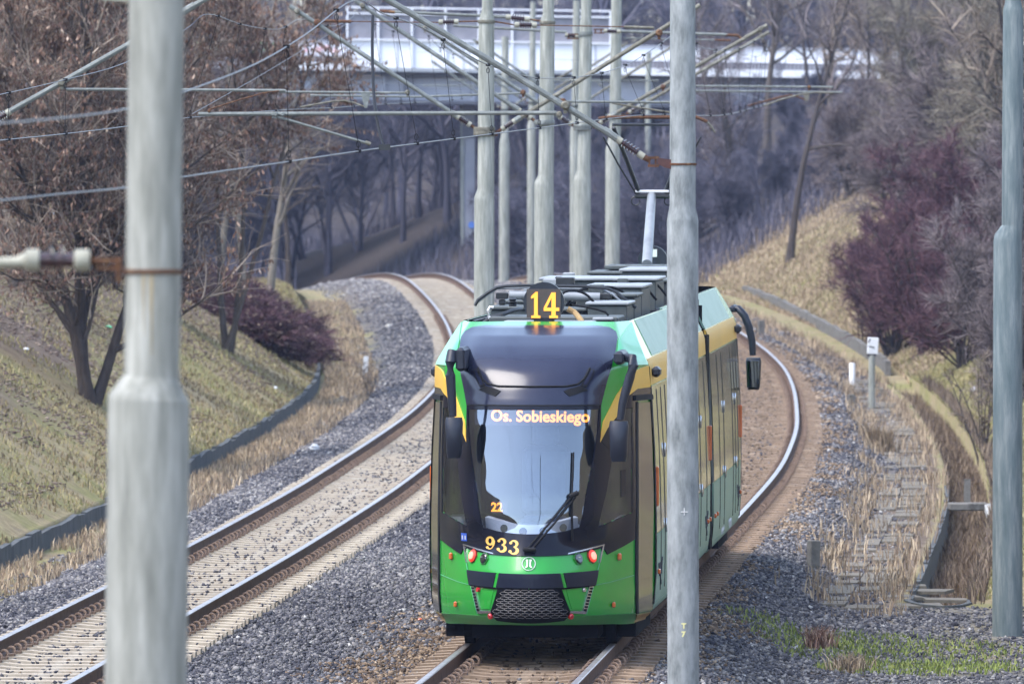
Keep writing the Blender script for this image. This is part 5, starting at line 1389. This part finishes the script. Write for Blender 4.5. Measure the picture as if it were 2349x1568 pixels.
# ---------------------------------------------------------------- road bridge across the cutting
dB = 398.0
br = thing('road_bridge', 'white and grey road bridge with a tall mesh screen crossing the cutting', 'bridge', (P(900, 620, dB).x, dB, 0))
def bp(px, py, dd=0): return P(px, py, dB + dd)
SL = .016   # the deck drops gently to the right
def by(px, y): return y + SL * (px - 1100)
def bbox(name, x0, x1, y0, y1, dep0, dep1, mat, parent=None):
    mb = MB(); q = [bp(x0, by(x0, y0)), bp(x1, by(x1, y0)), bp(x1, by(x1, y1)), bp(x0, by(x0, y1))]
    mb.prism([Vector((p.x, dB, p.z)) for p in q], (0, dep0, 0), (0, dep1, 0)); return mb.build(name, M[mat], parent or br, False, True)
gd = bbox('girder', -700, 2500, 177, 240, .6, 8.0, 'br_girder')
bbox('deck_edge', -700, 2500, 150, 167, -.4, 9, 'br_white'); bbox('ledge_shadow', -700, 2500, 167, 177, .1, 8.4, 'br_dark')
bbox('girder_flange', -700, 2500, 232, 240, .3, .6, 'br_dark')
for x in range(-560, 2400, 205): bbox('girder_stiffener', x, x + 9, 178, 232, .42, .6, 'br_girder')
for x in (-200, 122, 444, 728, 930, 1520, 1840, 2160):
    bbox('drain_spout', x - 4, x + 6, 178, 216, .15, .4, 'br_dark')
for x0, x1 in ((-700, 792), (1404, 2500)):
    pn = bbox('parapet_panel', x0, x1, 102, 134, .1, .22, 'br_white')
    bbox('handrail', x0, x1, 98, 101.5, .02, .26, 'br_girder')
    mb = MB()
    for x in np.arange(x0, x1, 9.0): mb.box(bp(x, by(x, 142.5), .3), (.05, .05, .33))
    mb.build('parapet_bars', M['br_dark'], br, False, True)
    bbox('verge_strip', x0, x1, 136, 150, .9, 1.2, 'br_pier')
sc = bbox('screen_panel', 798, 1400, 96, 160, -.5, -.35, 'br_white')
bbox('screen_mesh', 800, 1398, 37, 94, -.47, -.42, 'br_grey')
for x in (797, 868, 945, 1022, 1098, 1175, 1252, 1328, 1400): bbox('screen_post', x - 2.2, x + 2.2, 22, 160, -.62, -.5, 'br_white')
for y in (20, 34, 94): bbox('screen_rail', 795, 1402, y, y + 3.5, -.63, -.48, 'br_white')
mb = MB()
for x in (912, 1063, 1215, 1366): mb.tube([bp(x, by(x, 100), -.52), bp(x, by(x, 158), -.52)], .02, 4)
mb.build('screen_seam', M['br_girder'], br, False, True)
for x0, x1, dd in ((1063, 1090, 3.2), (1310, 1337, 3.2)):
    mb = MB(); a, b = bp(x0, 240, dd), bp(x1, 700, dd); mb.box(((a.x + b.x) / 2, dB + dd, (a.z + b.z) / 2), (b.x - a.x, 1.6, a.z - b.z), 0, .04); pr = mb.build('pier', M['br_pier'], br, False, True)
    mb = MB(); c = bp((x0 + x1) / 2, 300, dd); mb.box(c, ((b.x - a.x) * 1.25, 1.8, .5)); mb.build('pier_cap', M['br_dark'], pr, False, True)
    mb = MB(); mb.box((a.x - .05, dB + dd - .83, (a.z + b.z) / 2), (.12, .06, a.z - b.z)); mb.build('pier_edge', M['polec'], pr, False, True)
    if x0 < 1100:
        mb = MB(); q = bp(1082, 516, dd - .86); mb.disc(q, (0, 1, 0), .14, .02, 12); mb.build('graffiti', M['spray_blue'], pr, False, True)
        mb = MB()
        for k in range(5): mb.tube([bp(1076 - k % 2 * 2, 545 + k * 14, dd - .86), bp(1088, 530 + k * 14, dd - .86), bp(1080, 556 + k * 13, dd - .86)], .05, 5)
        mb.build('graffiti', M['spray_black'], pr, False, True)
# graffiti on the parapet
def scrawl(x0, x1, y0, y1, n, mat, seed):
    rr = random.Random(seed); mb = MB()
    for k in range(n):
        x = x0 + (x1 - x0) * (k + rr.random()) / n; w = (x1 - x0) / n * 1.1
        pts = [bp(x + w * a, by(x, y0 + (y1 - y0) * b), .085) for a, b in ((0, rr.random()), (.3, rr.random() * .4), (.6, .6 + rr.random() * .4), (.9, rr.random()))]
        mb.tube(densify(pts, 4), .045, 4)
    return mb.build('graffiti', M[mat], br, False, True)
scrawl(640, 770, 106, 128, 11, 'spray_pink', 3); scrawl(420, 520, 104, 130, 9, 'spray_green', 4); scrawl(560, 640, 106, 130, 6, 'spray_green', 5)
# ---------------------------------------------------------------- bare trees and bushes
def rot_about(v, ax, a): return Matrix.Rotation(a, 3, ax) @ v
def perp(v, rr):
    w = Vector((rr.uniform(-1, 1), rr.uniform(-1, 1), rr.uniform(-1, 1)))
    w = w - v * w.dot(v)
    return w.normalized() if w.length > 1e-4 else Vector((1, 0, 0))
def grow(seed, H, stems=1, limbs=12, subs=8, twigs=9, spread=.55, start=.25, droop=.0, up=.25, r0=None, lean=(0, 0), tw_len=.75, curve_=.25):
    """returns list of (level, points, radii)"""
    rr = random.Random(seed); out = []
    r0 = r0 or H * .011 + .03
    def path(p, d, L, n, wob, upk):
        pts = [p.copy()]; d = d.copy()
        for k in range(n):
            d = (d + Vector((rr.gauss(0, wob), rr.gauss(0, wob), rr.gauss(0, wob) + upk / n))).normalized()
            p = p + d * (L / n); pts.append(p.copy())
        return pts
    def at(pts, t):
        x = t * (len(pts) - 1); k = min(int(x), len(pts) - 2); f = x - k
        return pts[k].lerp(pts[k + 1], f), (pts[k + 1] - pts[k]).normalized()
    for s in range(stems):
        a = rr.uniform(0, 6.283); tilt = 0 if stems == 1 else rr.uniform(.08, .42)
        d = Vector((math.cos(a) * tilt + lean[0], math.sin(a) * tilt + lean[1], 1)).normalized()
        h = H * (1 if stems == 1 else rr.uniform(.65, 1)); rs_ = r0 * (1 if stems == 1 else rr.uniform(.45, .75))
        tp = path(Vector((rr.uniform(-.1, .1) * (stems > 1), rr.uniform(-.1, .1) * (stems > 1), -.25)), d, h, 9, .05, .05)
        out.append((0, tp, [rs_ * (1.25 if k == 0 else 1) * (1 - .88 * (k / 9) ** .8) + .004 for k in range(10)]))
        nl = max(3, int(limbs / stems ** .5))
        for i in range(nl):
            t = start + (1 - start) * ((i + rr.random()) / nl) ** .9
            p, td = at(tp, min(t, .98)); ax = perp(td, rr)
            ld = rot_about(td, ax, rr.uniform(.6, 1.25)); L = h * spread * (1.1 - .75 * t) * rr.uniform(.7, 1.2)
            lp = path(p, ld, L, 6, .12, up); rl = rs_ * (1 - .85 * t) * .55 + .006
            out.append((1, lp, [rl * (1 - .85 * k / 6) + .003 for k in range(7)]))
            for j in range(subs):
                t2 = .2 + .8 * (j + rr.random()) / subs
                p2, d2 = at(lp, min(t2, .98)); bd = rot_about(d2, perp(d2, rr), rr.uniform(.4, 1.0)); L2 = L * rr.uniform(.28, .5) * (1.15 - .5 * t2)
                bp_ = path(p2, bd, L2, 4, .15, up * .6 - droop)
                out.append((2, bp_, [rl * .4 * (1 - .8 * k / 4) + .003 for k in range(5)]))
                for q in range(twigs):
                    t3 = .15 + .85 * (q + rr.random()) / twigs
                    p3, d3 = at(bp_, min(t3, .98)); wd = rot_about(d3, perp(d3, rr), rr.uniform(.3, .9)); L3 = tw_len * rr.uniform(.5, 1.2) * min(1, L2 / .8 + .35)
                    wp = path(p3, wd, L3, 3, .16, .1 - droop)
                    out.append((3, wp, [.0065, .005, .004, .0025]))
    return out
def tubes_np(br, sides, rng, tw=1.0):
    V, Fq, R = [], [], []; o = 0
    for lv, pts, rad in br:
        n = sides[lv]; k = len(pts)
        P_ = np.array([tuple(p) for p in pts]); T = np.gradient(P_, axis=0); T /= np.linalg.norm(T, axis=1)[:, None] + 1e-9
        ref = np.array([0, 0, 1.0]) if abs(T[0, 2]) < .9 else np.array([1.0, 0, 0])
        A = np.cross(T, ref); A /= np.linalg.norm(A, axis=1)[:, None] + 1e-9; B = np.cross(T, A)
        an = np.arange(n) * 2 * np.pi / n; r = np.array(rad)[:, None, None] * (tw if lv >= 2 else 1)
        ring = P_[:, None] + r * (A[:, None] * np.cos(an)[None, :, None] + B[:, None] * np.sin(an)[None, :, None])
        V.append(ring.reshape(-1, 3)); i = np.arange(k - 1)[:, None] * n; j = np.arange(n)[None]
        Fq.append(np.stack([i + j, i + (j + 1) % n, i + n + (j + 1) % n, i + n + j], -1).reshape(-1, 4) + o)
        R.append(np.full(k * n, rng.random())); o += k * n
    return np.concatenate(V), np.concatenate(Fq), np.concatenate(R)
def mesh_np(name, V, Fq, R, mat):
    o = npmesh(name, V, Fq, mat, rnd=R); me = o.data; bpy.data.objects.remove(o); return me
class Proto:
    def __init__(s, seed, bark, twig, leaves=0, tw=1.0, leafmat='leaf_brown', **kw):
        rng = np.random.default_rng(seed); br = grow(seed, **kw)
        a = [b for b in br if b[0] <= 1]; c = [b for b in br if b[0] >= 2]
        s.tV, s.tF, s.tR = tubes_np(a, {0: 9, 1: 5}, rng); s.cV, s.cF, s.cR = tubes_np(c, {2: 3, 3: 3}, rng, tw)
        s.trunk = mesh_np('trunk', s.tV, s.tF, s.tR, M[bark]); s.crown = mesh_np('crown', s.cV, s.cF, s.cR, M[twig])
        s.leaf = None
        if leaves:
            tw_ = [b for b in c if b[0] == 3]; n = leaves
            hot = rng.permutation(len(tw_))[:int(len(tw_) * .4)]; idx = hot[rng.integers(0, len(hot), n)]; t = rng.random(n) * .98
            pts = np.array([[tuple(p) for p in tw_[i][1]] for i in idx]); x = t * 3; k = np.minimum(x.astype(int), 2); f = (x - k)[:, None]
            q = pts[np.arange(n), k] * (1 - f) + pts[np.arange(n), k + 1] * f
            an = rng.uniform(0, 6.283, n); L = rng.uniform(.05, .11, n); w = L * .45
            side = np.stack([np.cos(an), np.sin(an), np.zeros(n)], -1) * w[:, None]; dn = np.stack([rng.normal(0, .35, n), rng.normal(0, .35, n), -np.ones(n)], -1) * L[:, None]
            nrm = np.stack([-np.sin(an), np.cos(an), np.zeros(n)], -1) * (w * rng.uniform(-.5, .5, n))[:, None]
            V = np.stack([q, q + dn * .5 + side * .5 + nrm, q + dn, q + dn * .5 - side * .5 + nrm], 1).reshape(-1, 3)
            Fq = (np.arange(n) * 4)[:, None] + np.array([[0, 1, 2, 3]])
            s.leaf = mesh_np('leaves', V, Fq, np.repeat(rng.random(n), 4), M[leafmat])
    def place(s, name, label, cat, x, d, z=None, sc=1, rz=0, group=None, tilt=(0, 0)):
        z = gz(x, d) if z is None else z
        t = thing(name, label, cat, (x, d, z), group); t.rotation_euler = (tilt[0], tilt[1], rz); t.scale = (sc, sc, sc)
        link('trunk' if cat != 'bush' else 'stems', s.trunk, t); link('crown', s.crown, t)
        if s.leaf: link('leaves', s.leaf, t)
        return t
leafy = Proto(101, 'bark_dark', 'twig_brown', 31000, H=9.5, stems=5, limbs=44, subs=9, twigs=10, spread=.32, start=.16, droop=.10, up=.75, r0=.17, tw_len=.75)
leafy2 = Proto(102, 'bark', 'twig_brown', 25000, H=9.0, stems=3, limbs=22, subs=9, twigs=9, spread=.36, start=.42, droop=.1, up=.45, r0=.12, tw_len=.75)
bareA = Proto(103, 'bark', 'twig_purple', H=11, limbs=20, subs=9, twigs=8, spread=.36, start=.25, up=.5, tw_len=.8, tw=1.25)
bareB = Proto(104, 'bark_dark', 'twig_brown', H=10, stems=2, limbs=22, subs=9, twigs=8, spread=.4, start=.2, up=.4, tw_len=.8, tw=1.25)
bareC = Proto(105, 'bark', 'twig_purple', H=9, stems=3, limbs=22, subs=8, twigs=8, spread=.42, start=.15, up=.35, tw_len=.8, tw=1.2)
pale = Proto(106, 'bark_pale', 'twig_brown', H=8, stems=1, limbs=16, subs=7, twigs=7, spread=.30, start=.3, up=.5, r0=.12, tw_len=.6)
thin = Proto(107, 'bark_dark', 'twig_purple', H=10, stems=1, limbs=11, subs=6, twigs=5, spread=.33, start=.35, up=.6, r0=.13, tw_len=.7)
bushW = Proto(108, 'bark_dark', 'twig_wine', H=3.5, stems=11, limbs=26, subs=8, twigs=7, spread=.44, start=.06, up=.35, r0=.07, tw_len=.55, tw=1.15)
bushO = Proto(109, 'bark', 'twig_olive', H=4.6, stems=12, limbs=34, subs=8, twigs=9, spread=.42, start=.08, up=.2, r0=.08, tw_len=.6, tw=1.1)
bushB = Proto(110, 'bark_dark', 'twig_purple', H=4.2, stems=12, limbs=34, subs=8, twigs=9, spread=.42, start=.08, up=.25, r0=.08, tw_len=.6, tw=1.1)
bramble = Proto(111, 'bark_dark', 'twig_wine', H=1.3, stems=22, limbs=40, subs=7, twigs=8, spread=.8, start=.05, droop=.25, up=-.1, r0=.03, tw_len=.45, tw=1.2, leaves=5000, leafmat='leaf_litter')
sapling = Proto(112, 'bark', 'twig_brown', H=2.2, stems=9, limbs=12, subs=4, twigs=3, spread=.25, start=.3, up=.5, r0=.03, tw_len=.35)

def at_px(px, d): return (px - CX) * d / F
# left bank
leafy.place('brown_leaved_tree', 'big many stemmed tree with hanging brown leaves behind the large pole', 'tree', at_px(205, 172), 172, gz(at_px(205, 172), 172) - .1, 1.0, .4)
leafy2.place('brown_leaved_tree', 'brown leaved tree whose crown hangs in front of the left end of the bridge', 'tree', at_px(520, 215), 215, None, 1.08, 1.3)
leafy2.place('brown_leaved_tree', 'brown leaved tree at the upper left edge of the bank', 'tree', at_px(40, 190), 190, None, 1.1, 2.6)
leafy.place('brown_leaved_tree', 'brown leaved tree high on the bank between two others at the left', 'tree', at_px(255, 212), 212, None, 1.0, 3.6)
G_L = 'bare trees on the left bank'
for px, d, pr, sc, lab in ((565, 236, pale, 1.0, 'pale slim trunk leaning over the bramble patch at the left'), (612, 262, pale, 1.15, 'pale forked trunk at the right edge of the left trees'), (430, 240, bareC, 1.0, 'bare olive tree behind the large pole and the bramble'), (-60, 225, bareB, 1.1, 'bare dark tree cut by the left picture edge'), (150, 235, bareA, 1.1, 'bare purple tree behind the big leafy tree'), (280, 255, bareB, 1.1, 'bare dark tree seen left of the large pole top'), (400, 285, bareA, 1.15, 'bare purple tree behind the white parapet end'), (500, 292, pale, 1.1, 'pale slim tree at the left bridge approach'), (660, 318, thin, .8, 'thin bare tree rising beside the left bridge abutment'), (80, 275, bareA, 1.2, 'tall bare tree high on the left bank')):
    pr.place('bare_tree', lab, 'tree', at_px(px, d), d, None, sc, random.uniform(0, 6), G_L)
k = 0
for px, d, sc, lab in ((470, 238, 1.0, 'low dark purple bramble nearest the large pole'), (560, 244, 1.05, 'low dark purple bramble under the pale trunk'), (640, 250, 1.1, 'low dark purple bramble in the middle of the patch'), (700, 252, .7, 'low dark purple bramble at the end of the low wall'), (515, 252, 1.1, 'low dark purple bramble behind the patch at its left'), (610, 262, .7, 'low dark purple bramble at the back of the patch'), (430, 229, 1.0, 'low dark purple bramble beside the large pole'), (482, 228, 1.0, 'low dark purple bramble second from the large pole'), (533, 227, 1.0, 'low dark purple bramble in front of the pale trunk'), (585, 226, .95, 'low dark purple bramble on the grass edge below the pale trunks'), (634, 228, .9, 'low dark purple bramble at the lower edge of the patch'), (684, 233, .85, 'low dark purple bramble close behind the low wall')):
    bramble.place('bramble', lab, 'bush', at_px(px, d), d, None, sc, random.uniform(0, 6), 'brambles on the left bank').scale = (sc * 1.15, sc * 1.15, sc * .62)
for px, d, sc, lab in ((360, 215, .8, 'brown shrub behind the large pole'),):
    bushB.place('shrub', lab, 'bush', at_px(px, d), d, None, sc, random.uniform(0, 6))
# right bank
G_R = 'bushes on the right bank'
for px, d, pr, sc, lab in ((2050, 252, bushW, 1.15, 'wine red bush rooted left of the white topped post'), (2130, 246, bushW, 1.2, 'wine red bush directly behind the white topped post'), (2010, 268, bushW, .9, 'wine red bush at the foot of the dry slope'), (2210, 232, bushW, 1.0, 'wine red bush nearest the right pole'), (2290, 222, bushB, 1.0, 'brown bush behind the lower part of the right pole'), (2215, 258, bushW, 1.15, 'big wine red bush above the others'), (2150, 272, bushW, 1.15, 'wine red bush high on the bank'), (2260, 258, bushW, 1.2, 'large wine red bush behind the right pole'), (2360, 240, bushB, 1.2, 'brown bush at the right picture edge'), (2330, 200, bushB, .8, 'brown bush low beside the right pole'), (2200, 290, bushB, 1.4, 'large brown bush near the top of the right bank'), (2060, 300, bushB, 1.0, 'brown bush on the crest of the dry slope'), (2320, 285, bushO, 1.5, 'tall olive bush at the top right'), (2140, 320, bushO, 1.3, 'olive bush beyond the dry slope'), (1960, 325, bushB, 1.0, 'brown bush left of the dry slope crest')):
    pr.place('bush', lab, 'bush', at_px(px, d), d, None, sc, random.uniform(0, 6), G_R)
sapling.place('sapling', 'small bare sapling with upright stems near the white litter ball', 'bush', at_px(2262, 186), 186, None, 1.0, 1)
sapling.place('sapling', 'spindly bare sapling on the dry slope', 'bush', at_px(1985, 262), 262, None, .9, 2)
sapling.place('sapling', 'small bare weed stems beside the white marker on the left', 'bush', at_px(845, 218), 218, None, .4, 2)
G_T = 'bare trees on the right hillside'
for px, d, pr, sc, lab, tl in ((1812, 312, thin, 1.0, 'dark leaning tree with a bare trunk left of the dry slope', (0, -.13)), (1900, 345, bareA, .9, 'bare tree behind the leaning dark trunk', (0, 0)), (1690, 350, bareC, .8, 'bare olive tree right of the speckled pole', (0, 0)), (1760, 372, bareA, 1.0, 'bare tree in front of the right parapet', (0, 0)), (1975, 335, bareB, 1.0, 'forked bare tree at the right end of the bridge', (0, -.05)), (2040, 350, bareA, 1.1, 'bare tree just past the bridge end', (0, 0)), (2120, 330, bareC, 1.2, 'bare olive tree above the bushes', (0, 0)), (2230, 315, bareA, 1.2, 'tall bare tree left of the right pole', (0, 0)), (2300, 290, bareC, 1.2, 'bare olive tree behind the right pole top', (0, 0)), (2400, 270, bareB, 1.2, 'bare dark tree cut by the right picture edge', (0, 0)), (1860, 385, bareB, 1.0, 'bare dark tree beside the right bridge abutment', (0, 0)), (1630, 378, bareA, .8, 'bare tree seen just right of the speckled pole', (0, 0)), (2180, 365, bareA, 1.3, 'tall bare tree far up the right hillside', (0, 0)), (2290, 350, bareB, 1.3, 'tall bare dark tree on the right hilltop', (0, 0))):
    pr.place('bare_tree', lab, 'tree', at_px(px, d), d, None, sc, random.uniform(0, 6), G_T, tl)

# the wood behind the bridge reads as one mass
def far_wood():
    rng = np.random.default_rng(3); V, Fq, R = [], [], []; o = 0
    protos = [bareA, bareB, bareC, leafy2]
    spots = []
    for d, n in ((428, 17), (445, 18), (462, 20), (485, 22), (510, 24), (540, 26), (575, 28)):
        for k in range(n):
            px = -250 + 2850 * (k + rng.random()) / n
            spots.append((px, d + rng.uniform(-9, 9)))
    low = []
    for d, n in ((340, 22), (352, 26), (364, 26), (376, 26), (388, 26)):
        for k in range(n):
            px = 250 + 1700 * (k + rng.random()) / n; dd = d + rng.uniform(-5, 5); x = at_px(px, dd)
            if cL(dd) - 5 < x < cR(dd) + 5 or 1010 < px < 1130 or px < 760: continue
            low.append((px, dd))
    for d, n in ((411, 26), (418, 30), (424, 30)):
        for k in range(n): spots.append((-250 + 2850 * (k + rng.random()) / n, d + rng.uniform(-2, 3)))
    for px, d in spots + low:
        lo = (px, d) in low
        p = [bushB, bushO, bareA][rng.choice(3, p=[.4, .3, .3])] if lo else protos[rng.choice(4, p=[.42, .28, .22, .08])]; x = at_px(px, d); z = gz(x, d) - .1
        sc = rng.uniform(.8, 1.25) * (1 if not lo else (.42 if p is bareA else .9))
        if lo: sc *= max(.35, min(1, (5.6 - z) / 5))
        a = rng.uniform(0, 6.283); a = rng.uniform(0, 6.283)
        c, s_ = math.cos(a), math.sin(a)
        sel = rng.random(len(p.cF) // 9) < .6
        cF = p.cF.reshape(-1, 3, 4)       # whole twig pieces of three quads
        for Vv, Fv, Rv, thick in ((p.tV, p.tF, p.tR, 1), (p.cV, p.cF, p.cR, 1)):
            W = np.stack([Vv[:, 0] * c - Vv[:, 1] * s_, Vv[:, 0] * s_ + Vv[:, 1] * c, Vv[:, 2]], -1) * sc + np.array([x, d, z])
            V.append(W); Fq.append(Fv + o); R.append(np.clip(Rv * .8 + rng.uniform(-.1, .25), 0, 1)); o += len(W)
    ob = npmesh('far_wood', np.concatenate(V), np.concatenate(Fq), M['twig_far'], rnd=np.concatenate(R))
    tag(ob, 'purple brown bare wood filling the background behind the bridge', 'wood', None, 'stuff')
far_wood()
def undergrowth():
    """low thicket on the ground under and beyond the bridge"""
    rng = np.random.default_rng(8); n = 110000
    d = 325 + 200 * rng.random(n); px = -200 + 2800 * rng.random(n); x = at_px(px, d)
    keep = ~((x > cL(d) - 3.2) & (x < cR(d) + 3.2)); x, d = x[keep], d[keep]
    nz = vnoise(x * .25, d * .08, 15); k2 = nz > .38; x, d = x[k2], d[k2]
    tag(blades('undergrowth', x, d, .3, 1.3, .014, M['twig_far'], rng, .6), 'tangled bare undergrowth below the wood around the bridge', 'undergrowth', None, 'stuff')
undergrowth()

# ---------------------------------------------------------------- small things along the line
def ground_px(px, py, zrel=-.6):
    d = (CH - zrel) * F / (py - HZ)
    for _ in range(8):
        x = at_px(px, d); d = (CH - gz(x, d)) * F / (py - HZ)
    return at_px(px, d), d
x, d = ground_px(2000, 938); z = gz(x, d); s = d / F
t = thing('signal_post', 'slim concrete post topped by a small white weathered box', 'marker post', (x, d, z))
mb = MB(); mb.tube([(x, d, z - .2), (x, d, z + 124 * s)], 7.5 * s, 12); mb.build('post', M['polec'], t, True, True)
mb = MB(); mb.box((x + 2 * s, d, z + 145 * s), (24 * s, .12, 38 * s), .12, .012, 0, .06); mb.build('head', M['white'], t, False, True)
mb = MB(); mb.box((x, d, z + 124 * s), (20 * s, .10, 5 * s)); mb.box((x - 2 * s, d - .065, z + 143 * s), (16 * s, .01, 2.5 * s), 0, 0, 0, .2); mb.box((x - 6 * s, d - .065, z + 157 * s), (3 * s, .012, 10 * s), 0, 0, 0, .5); mb.build('stain', M['spray_black'], t, False, True)
x, d = ground_px(1955, 886); z = gz(x, d); s = d / F
t = thing('white_marker', 'short white marker tube in dry grass left of the topped post', 'marker post', (x, d, z)); mb = MB(); mb.tube([(x, d, z - .1), (x, d, z + 52 * s), (x, d, z + 54 * s)], [7 * s, 7 * s, 5.5 * s], 12); mb.build('tube', M['white'], t, True, True); mb = MB(); mb.tube([(x, d, z + 54 * s), (x, d, z + 60 * s)], 2.5 * s, 6); mb.build('pin', M['rust'], t, True, True)
x, d = ground_px(838, 862); z = gz(x, d); s = d / F
t = thing('white_marker', 'white marker stake leaning in the weeds beside the left ballast', 'marker post', (x, d, z)); mb = MB(); mb.box((x, d, z + 22 * s), (11 * s, .05, 46 * s), 0, .01, 0, .08); mb.build('stake', M['white'], t, False, True)
x, d = ground_px(1866, 1306); z = gz(x, d); s = d / F
t = thing('concrete_marker', 'short square concrete marker standing in the right ballast', 'marker post', (x, d, z)); mb = MB(); mb.box((x, d, z + 30 * s), (23 * s, .16, 76 * s), .35, .012, 0, .03); mb.build('block', M['concrete'], t, False, True)
for px, py, h, lab in ((1953, 932, 28, 'low grey stub post left of the white topped post'), (1746, 766, 32, 'dark stub post beside the far bend of the right track')):
    x, d = ground_px(px, py); z = gz(x, d); s = d / F
    t = thing('stub_post', lab, 'marker post', (x, d, z)); mb = MB(); mb.box((x, d, z + h * s / 2 - .05), (13 * s, .12, h * s + .1), .2, .01); mb.build('block', M['concrete'], t, False, True)
def lump(name, label, cat, px, py, w, h, mat, seed, zoff=0):
    x, d = ground_px(px, py); z = gz(x, d) + zoff; s = d / F; rr = random.Random(seed); mb = MB(); n, m = 10, 6; rows = []
    for i in range(m + 1):
        ph = math.pi * i / m; rows.append([Vector((x + w * s / 2 * math.sin(ph) * math.cos(a) * rr.uniform(.75, 1.2), d + w * s / 2 * math.sin(ph) * math.sin(a) * rr.uniform(.75, 1.2), z + h * s / 2 * (1 + math.cos(ph)) * rr.uniform(.85, 1.1))) for a in np.linspace(0, 2 * math.pi, n + 1)[:-1]])
    vs = [p for r in rows for p in r]
    mb.add(vs, [(i * n + j, i * n + (j + 1) % n, (i + 1) * n + (j + 1) % n, (i + 1) * n + j) for i in range(m) for j in range(n)])
    return tag(mb.build(name, M[mat], None, False), label, cat)
lump('plastic_bag', 'crumpled white plastic bag lying in the drain channel', 'bag', 2156, 1290, 26, 18, 'litter', 1, 0)
lump('boulder', 'pale rounded boulder at the edge of the left ballast', 'stone', 722, 1034, 23, 16, 'white', 2)
lump('litter_ball', 'white round piece of litter on the right bank near the sapling', 'litter', 2234, 907, 15, 13, 'litter', 3)
lump('litter', 'white scrap of paper on the dry slope', 'litter', 1762, 668, 9, 8, 'litter', 4)
lump('litter', 'white scrap of litter at the top of the left bank edge', 'litter', 112, 872, 30, 9, 'litter', 5)
lump('litter', 'small white scrap low on the left bank', 'litter', 60, 1058, 14, 8, 'litter', 6)
lump('litter', 'small white scrap beside the bend of the low wall', 'litter', 632, 946, 9, 7, 'litter', 7)
lump('litter', 'turquoise scrap of litter beside the foot of the big leafy tree', 'litter', 250, 993, 16, 8, 'mint', 8)
lump('litter', 'pale scrap lying in the middle of the left grass', 'litter', 552, 1028, 14, 7, 'litter', 9)
lump('brick', 'broken orange brick on the ballast left of the tram', 'brick', 964, 1424, 12, 8, 'amber', 10)
lump('tussock_stone', 'pale stone among the ballast at the right', 'stone', 2035, 1420, 18, 10, 'concrete', 11)
# dry weeds standing singly
def tuft(label, px, py, h, n, mat, wpx):
    x, d = ground_px(px, py); rng = np.random.default_rng(int(px)); s = d / F
    q = rng.normal(0, wpx * s / 3, n); o = blades('dry_tuft', x + q, d + rng.normal(0, .15, n), h * s * .4, h * s, .008, M[mat], rng, .9)
    tag(o, label, 'plant')
tuft('brown dry weed tuft standing in the gravel at bottom right', 1878, 1488, 62, 420, 'leaf_brown', 40)
tuft('pale dry grass tuft on the gravel below the brown tuft', 1950, 1540, 52, 320, 'straw', 60)
tuft('fan of dry grass at the foot of the white topped post', 2018, 1032, 78, 520, 'straw', 50)
tuft('small yellow grass tuft beside the concrete marker', 1908, 1290, 26, 200, 'straw', 30)
# ---------------------------------------------------------------- camera, light, sky
cam = bpy.data.cameras.new('camera'); co = bpy.data.objects.new('camera', cam); COL.objects.link(co)
co.location = (0, 0, CH); co.rotation_euler = (math.radians(90), 0, 0)
cam.sensor_width = 36; cam.sensor_fit = 'HORIZONTAL'; cam.lens = F / 2349 * 36
cam.shift_x = 0; cam.shift_y = -(784 - HZ) / 2349
cam.clip_start = 1; cam.clip_end = 3000
cam.dof.use_dof = True; cam.dof.focus_distance = 103; cam.dof.aperture_fstop = 7.6
SC.camera = co
w = bpy.data.worlds.new('World'); SC.world = w; w.use_nodes = True
nt = w.node_tree; bg = nt.nodes['Background']
sky = nt.nodes.new('ShaderNodeTexSky'); sky.sky_type = 'NISHITA'; sky.sun_disc = False
EL, AZ = 58, -60          # sun high, behind and to the left of the lens
sky.sun_elevation = math.radians(EL); sky.sun_rotation = math.radians(-120)
sky.altitude = 60; sky.air_density = 1.0; sky.dust_density = 1.2; sky.ozone_density = 1.0
hs = nt.nodes.new('ShaderNodeHueSaturation'); hs.inputs['Saturation'].default_value = .82
nt.links.new(sky.outputs[0], hs.inputs['Color']); nt.links.new(hs.outputs[0], bg.inputs[0]); bg.inputs[1].default_value = .15
sl = bpy.data.lights.new('sun', 'SUN'); so = bpy.data.objects.new('sun', sl); COL.objects.link(so)
sl.energy = 1.15; sl.angle = math.radians(36); sl.color = (1, .95, .88)
# direction from which light comes
az = math.radians(60)
sd = Vector((-math.sin(az) * math.cos(math.radians(EL)), -math.cos(az) * math.cos(math.radians(EL)), math.sin(math.radians(EL))))
so.rotation_euler = sd.to_track_quat('Z', 'Y').to_euler()
so.location = (0, 0, 60)
hz = MB(); hz.box((0, 360, 13), (560, 900, 42)); ho = hz.build('haze', bpy.data.materials.new('haze_air')); ho['kind'] = 'stuff'
hm = ho.data.materials[0]; hm.use_nodes = True; hn = hm.node_tree; hn.nodes.remove(hn.nodes['Principled BSDF'])
pv = hn.nodes.new('ShaderNodeVolumePrincipled'); pv.inputs['Density'].default_value = .00012; pv.inputs['Color'].default_value = (.55, .68, 1.0, 1); pv.inputs['Anisotropy'].default_value = .2
hn.links.new(pv.outputs[0], hn.nodes['Material Output'].inputs['Volume'])
SC.cycles.volume_bounces = 0
SC.view_settings.view_transform = 'Standard'; SC.view_settings.look = 'None'
SC.view_settings.exposure = 1.9; SC.view_settings.gamma = 1
SC.render.engine = 'CYCLES'
SC.cycles.max_bounces = 6; SC.cycles.diffuse_bounces = 2; SC.cycles.glossy_bounces = 3; SC.cycles.transmission_bounces = 4; SC.cycles.transparent_max_bounces = 8
SC.cycles.caustics_reflective = False; SC.cycles.caustics_refractive = False
SC.cycles.use_denoising = True
SC.render.film_transparent = False
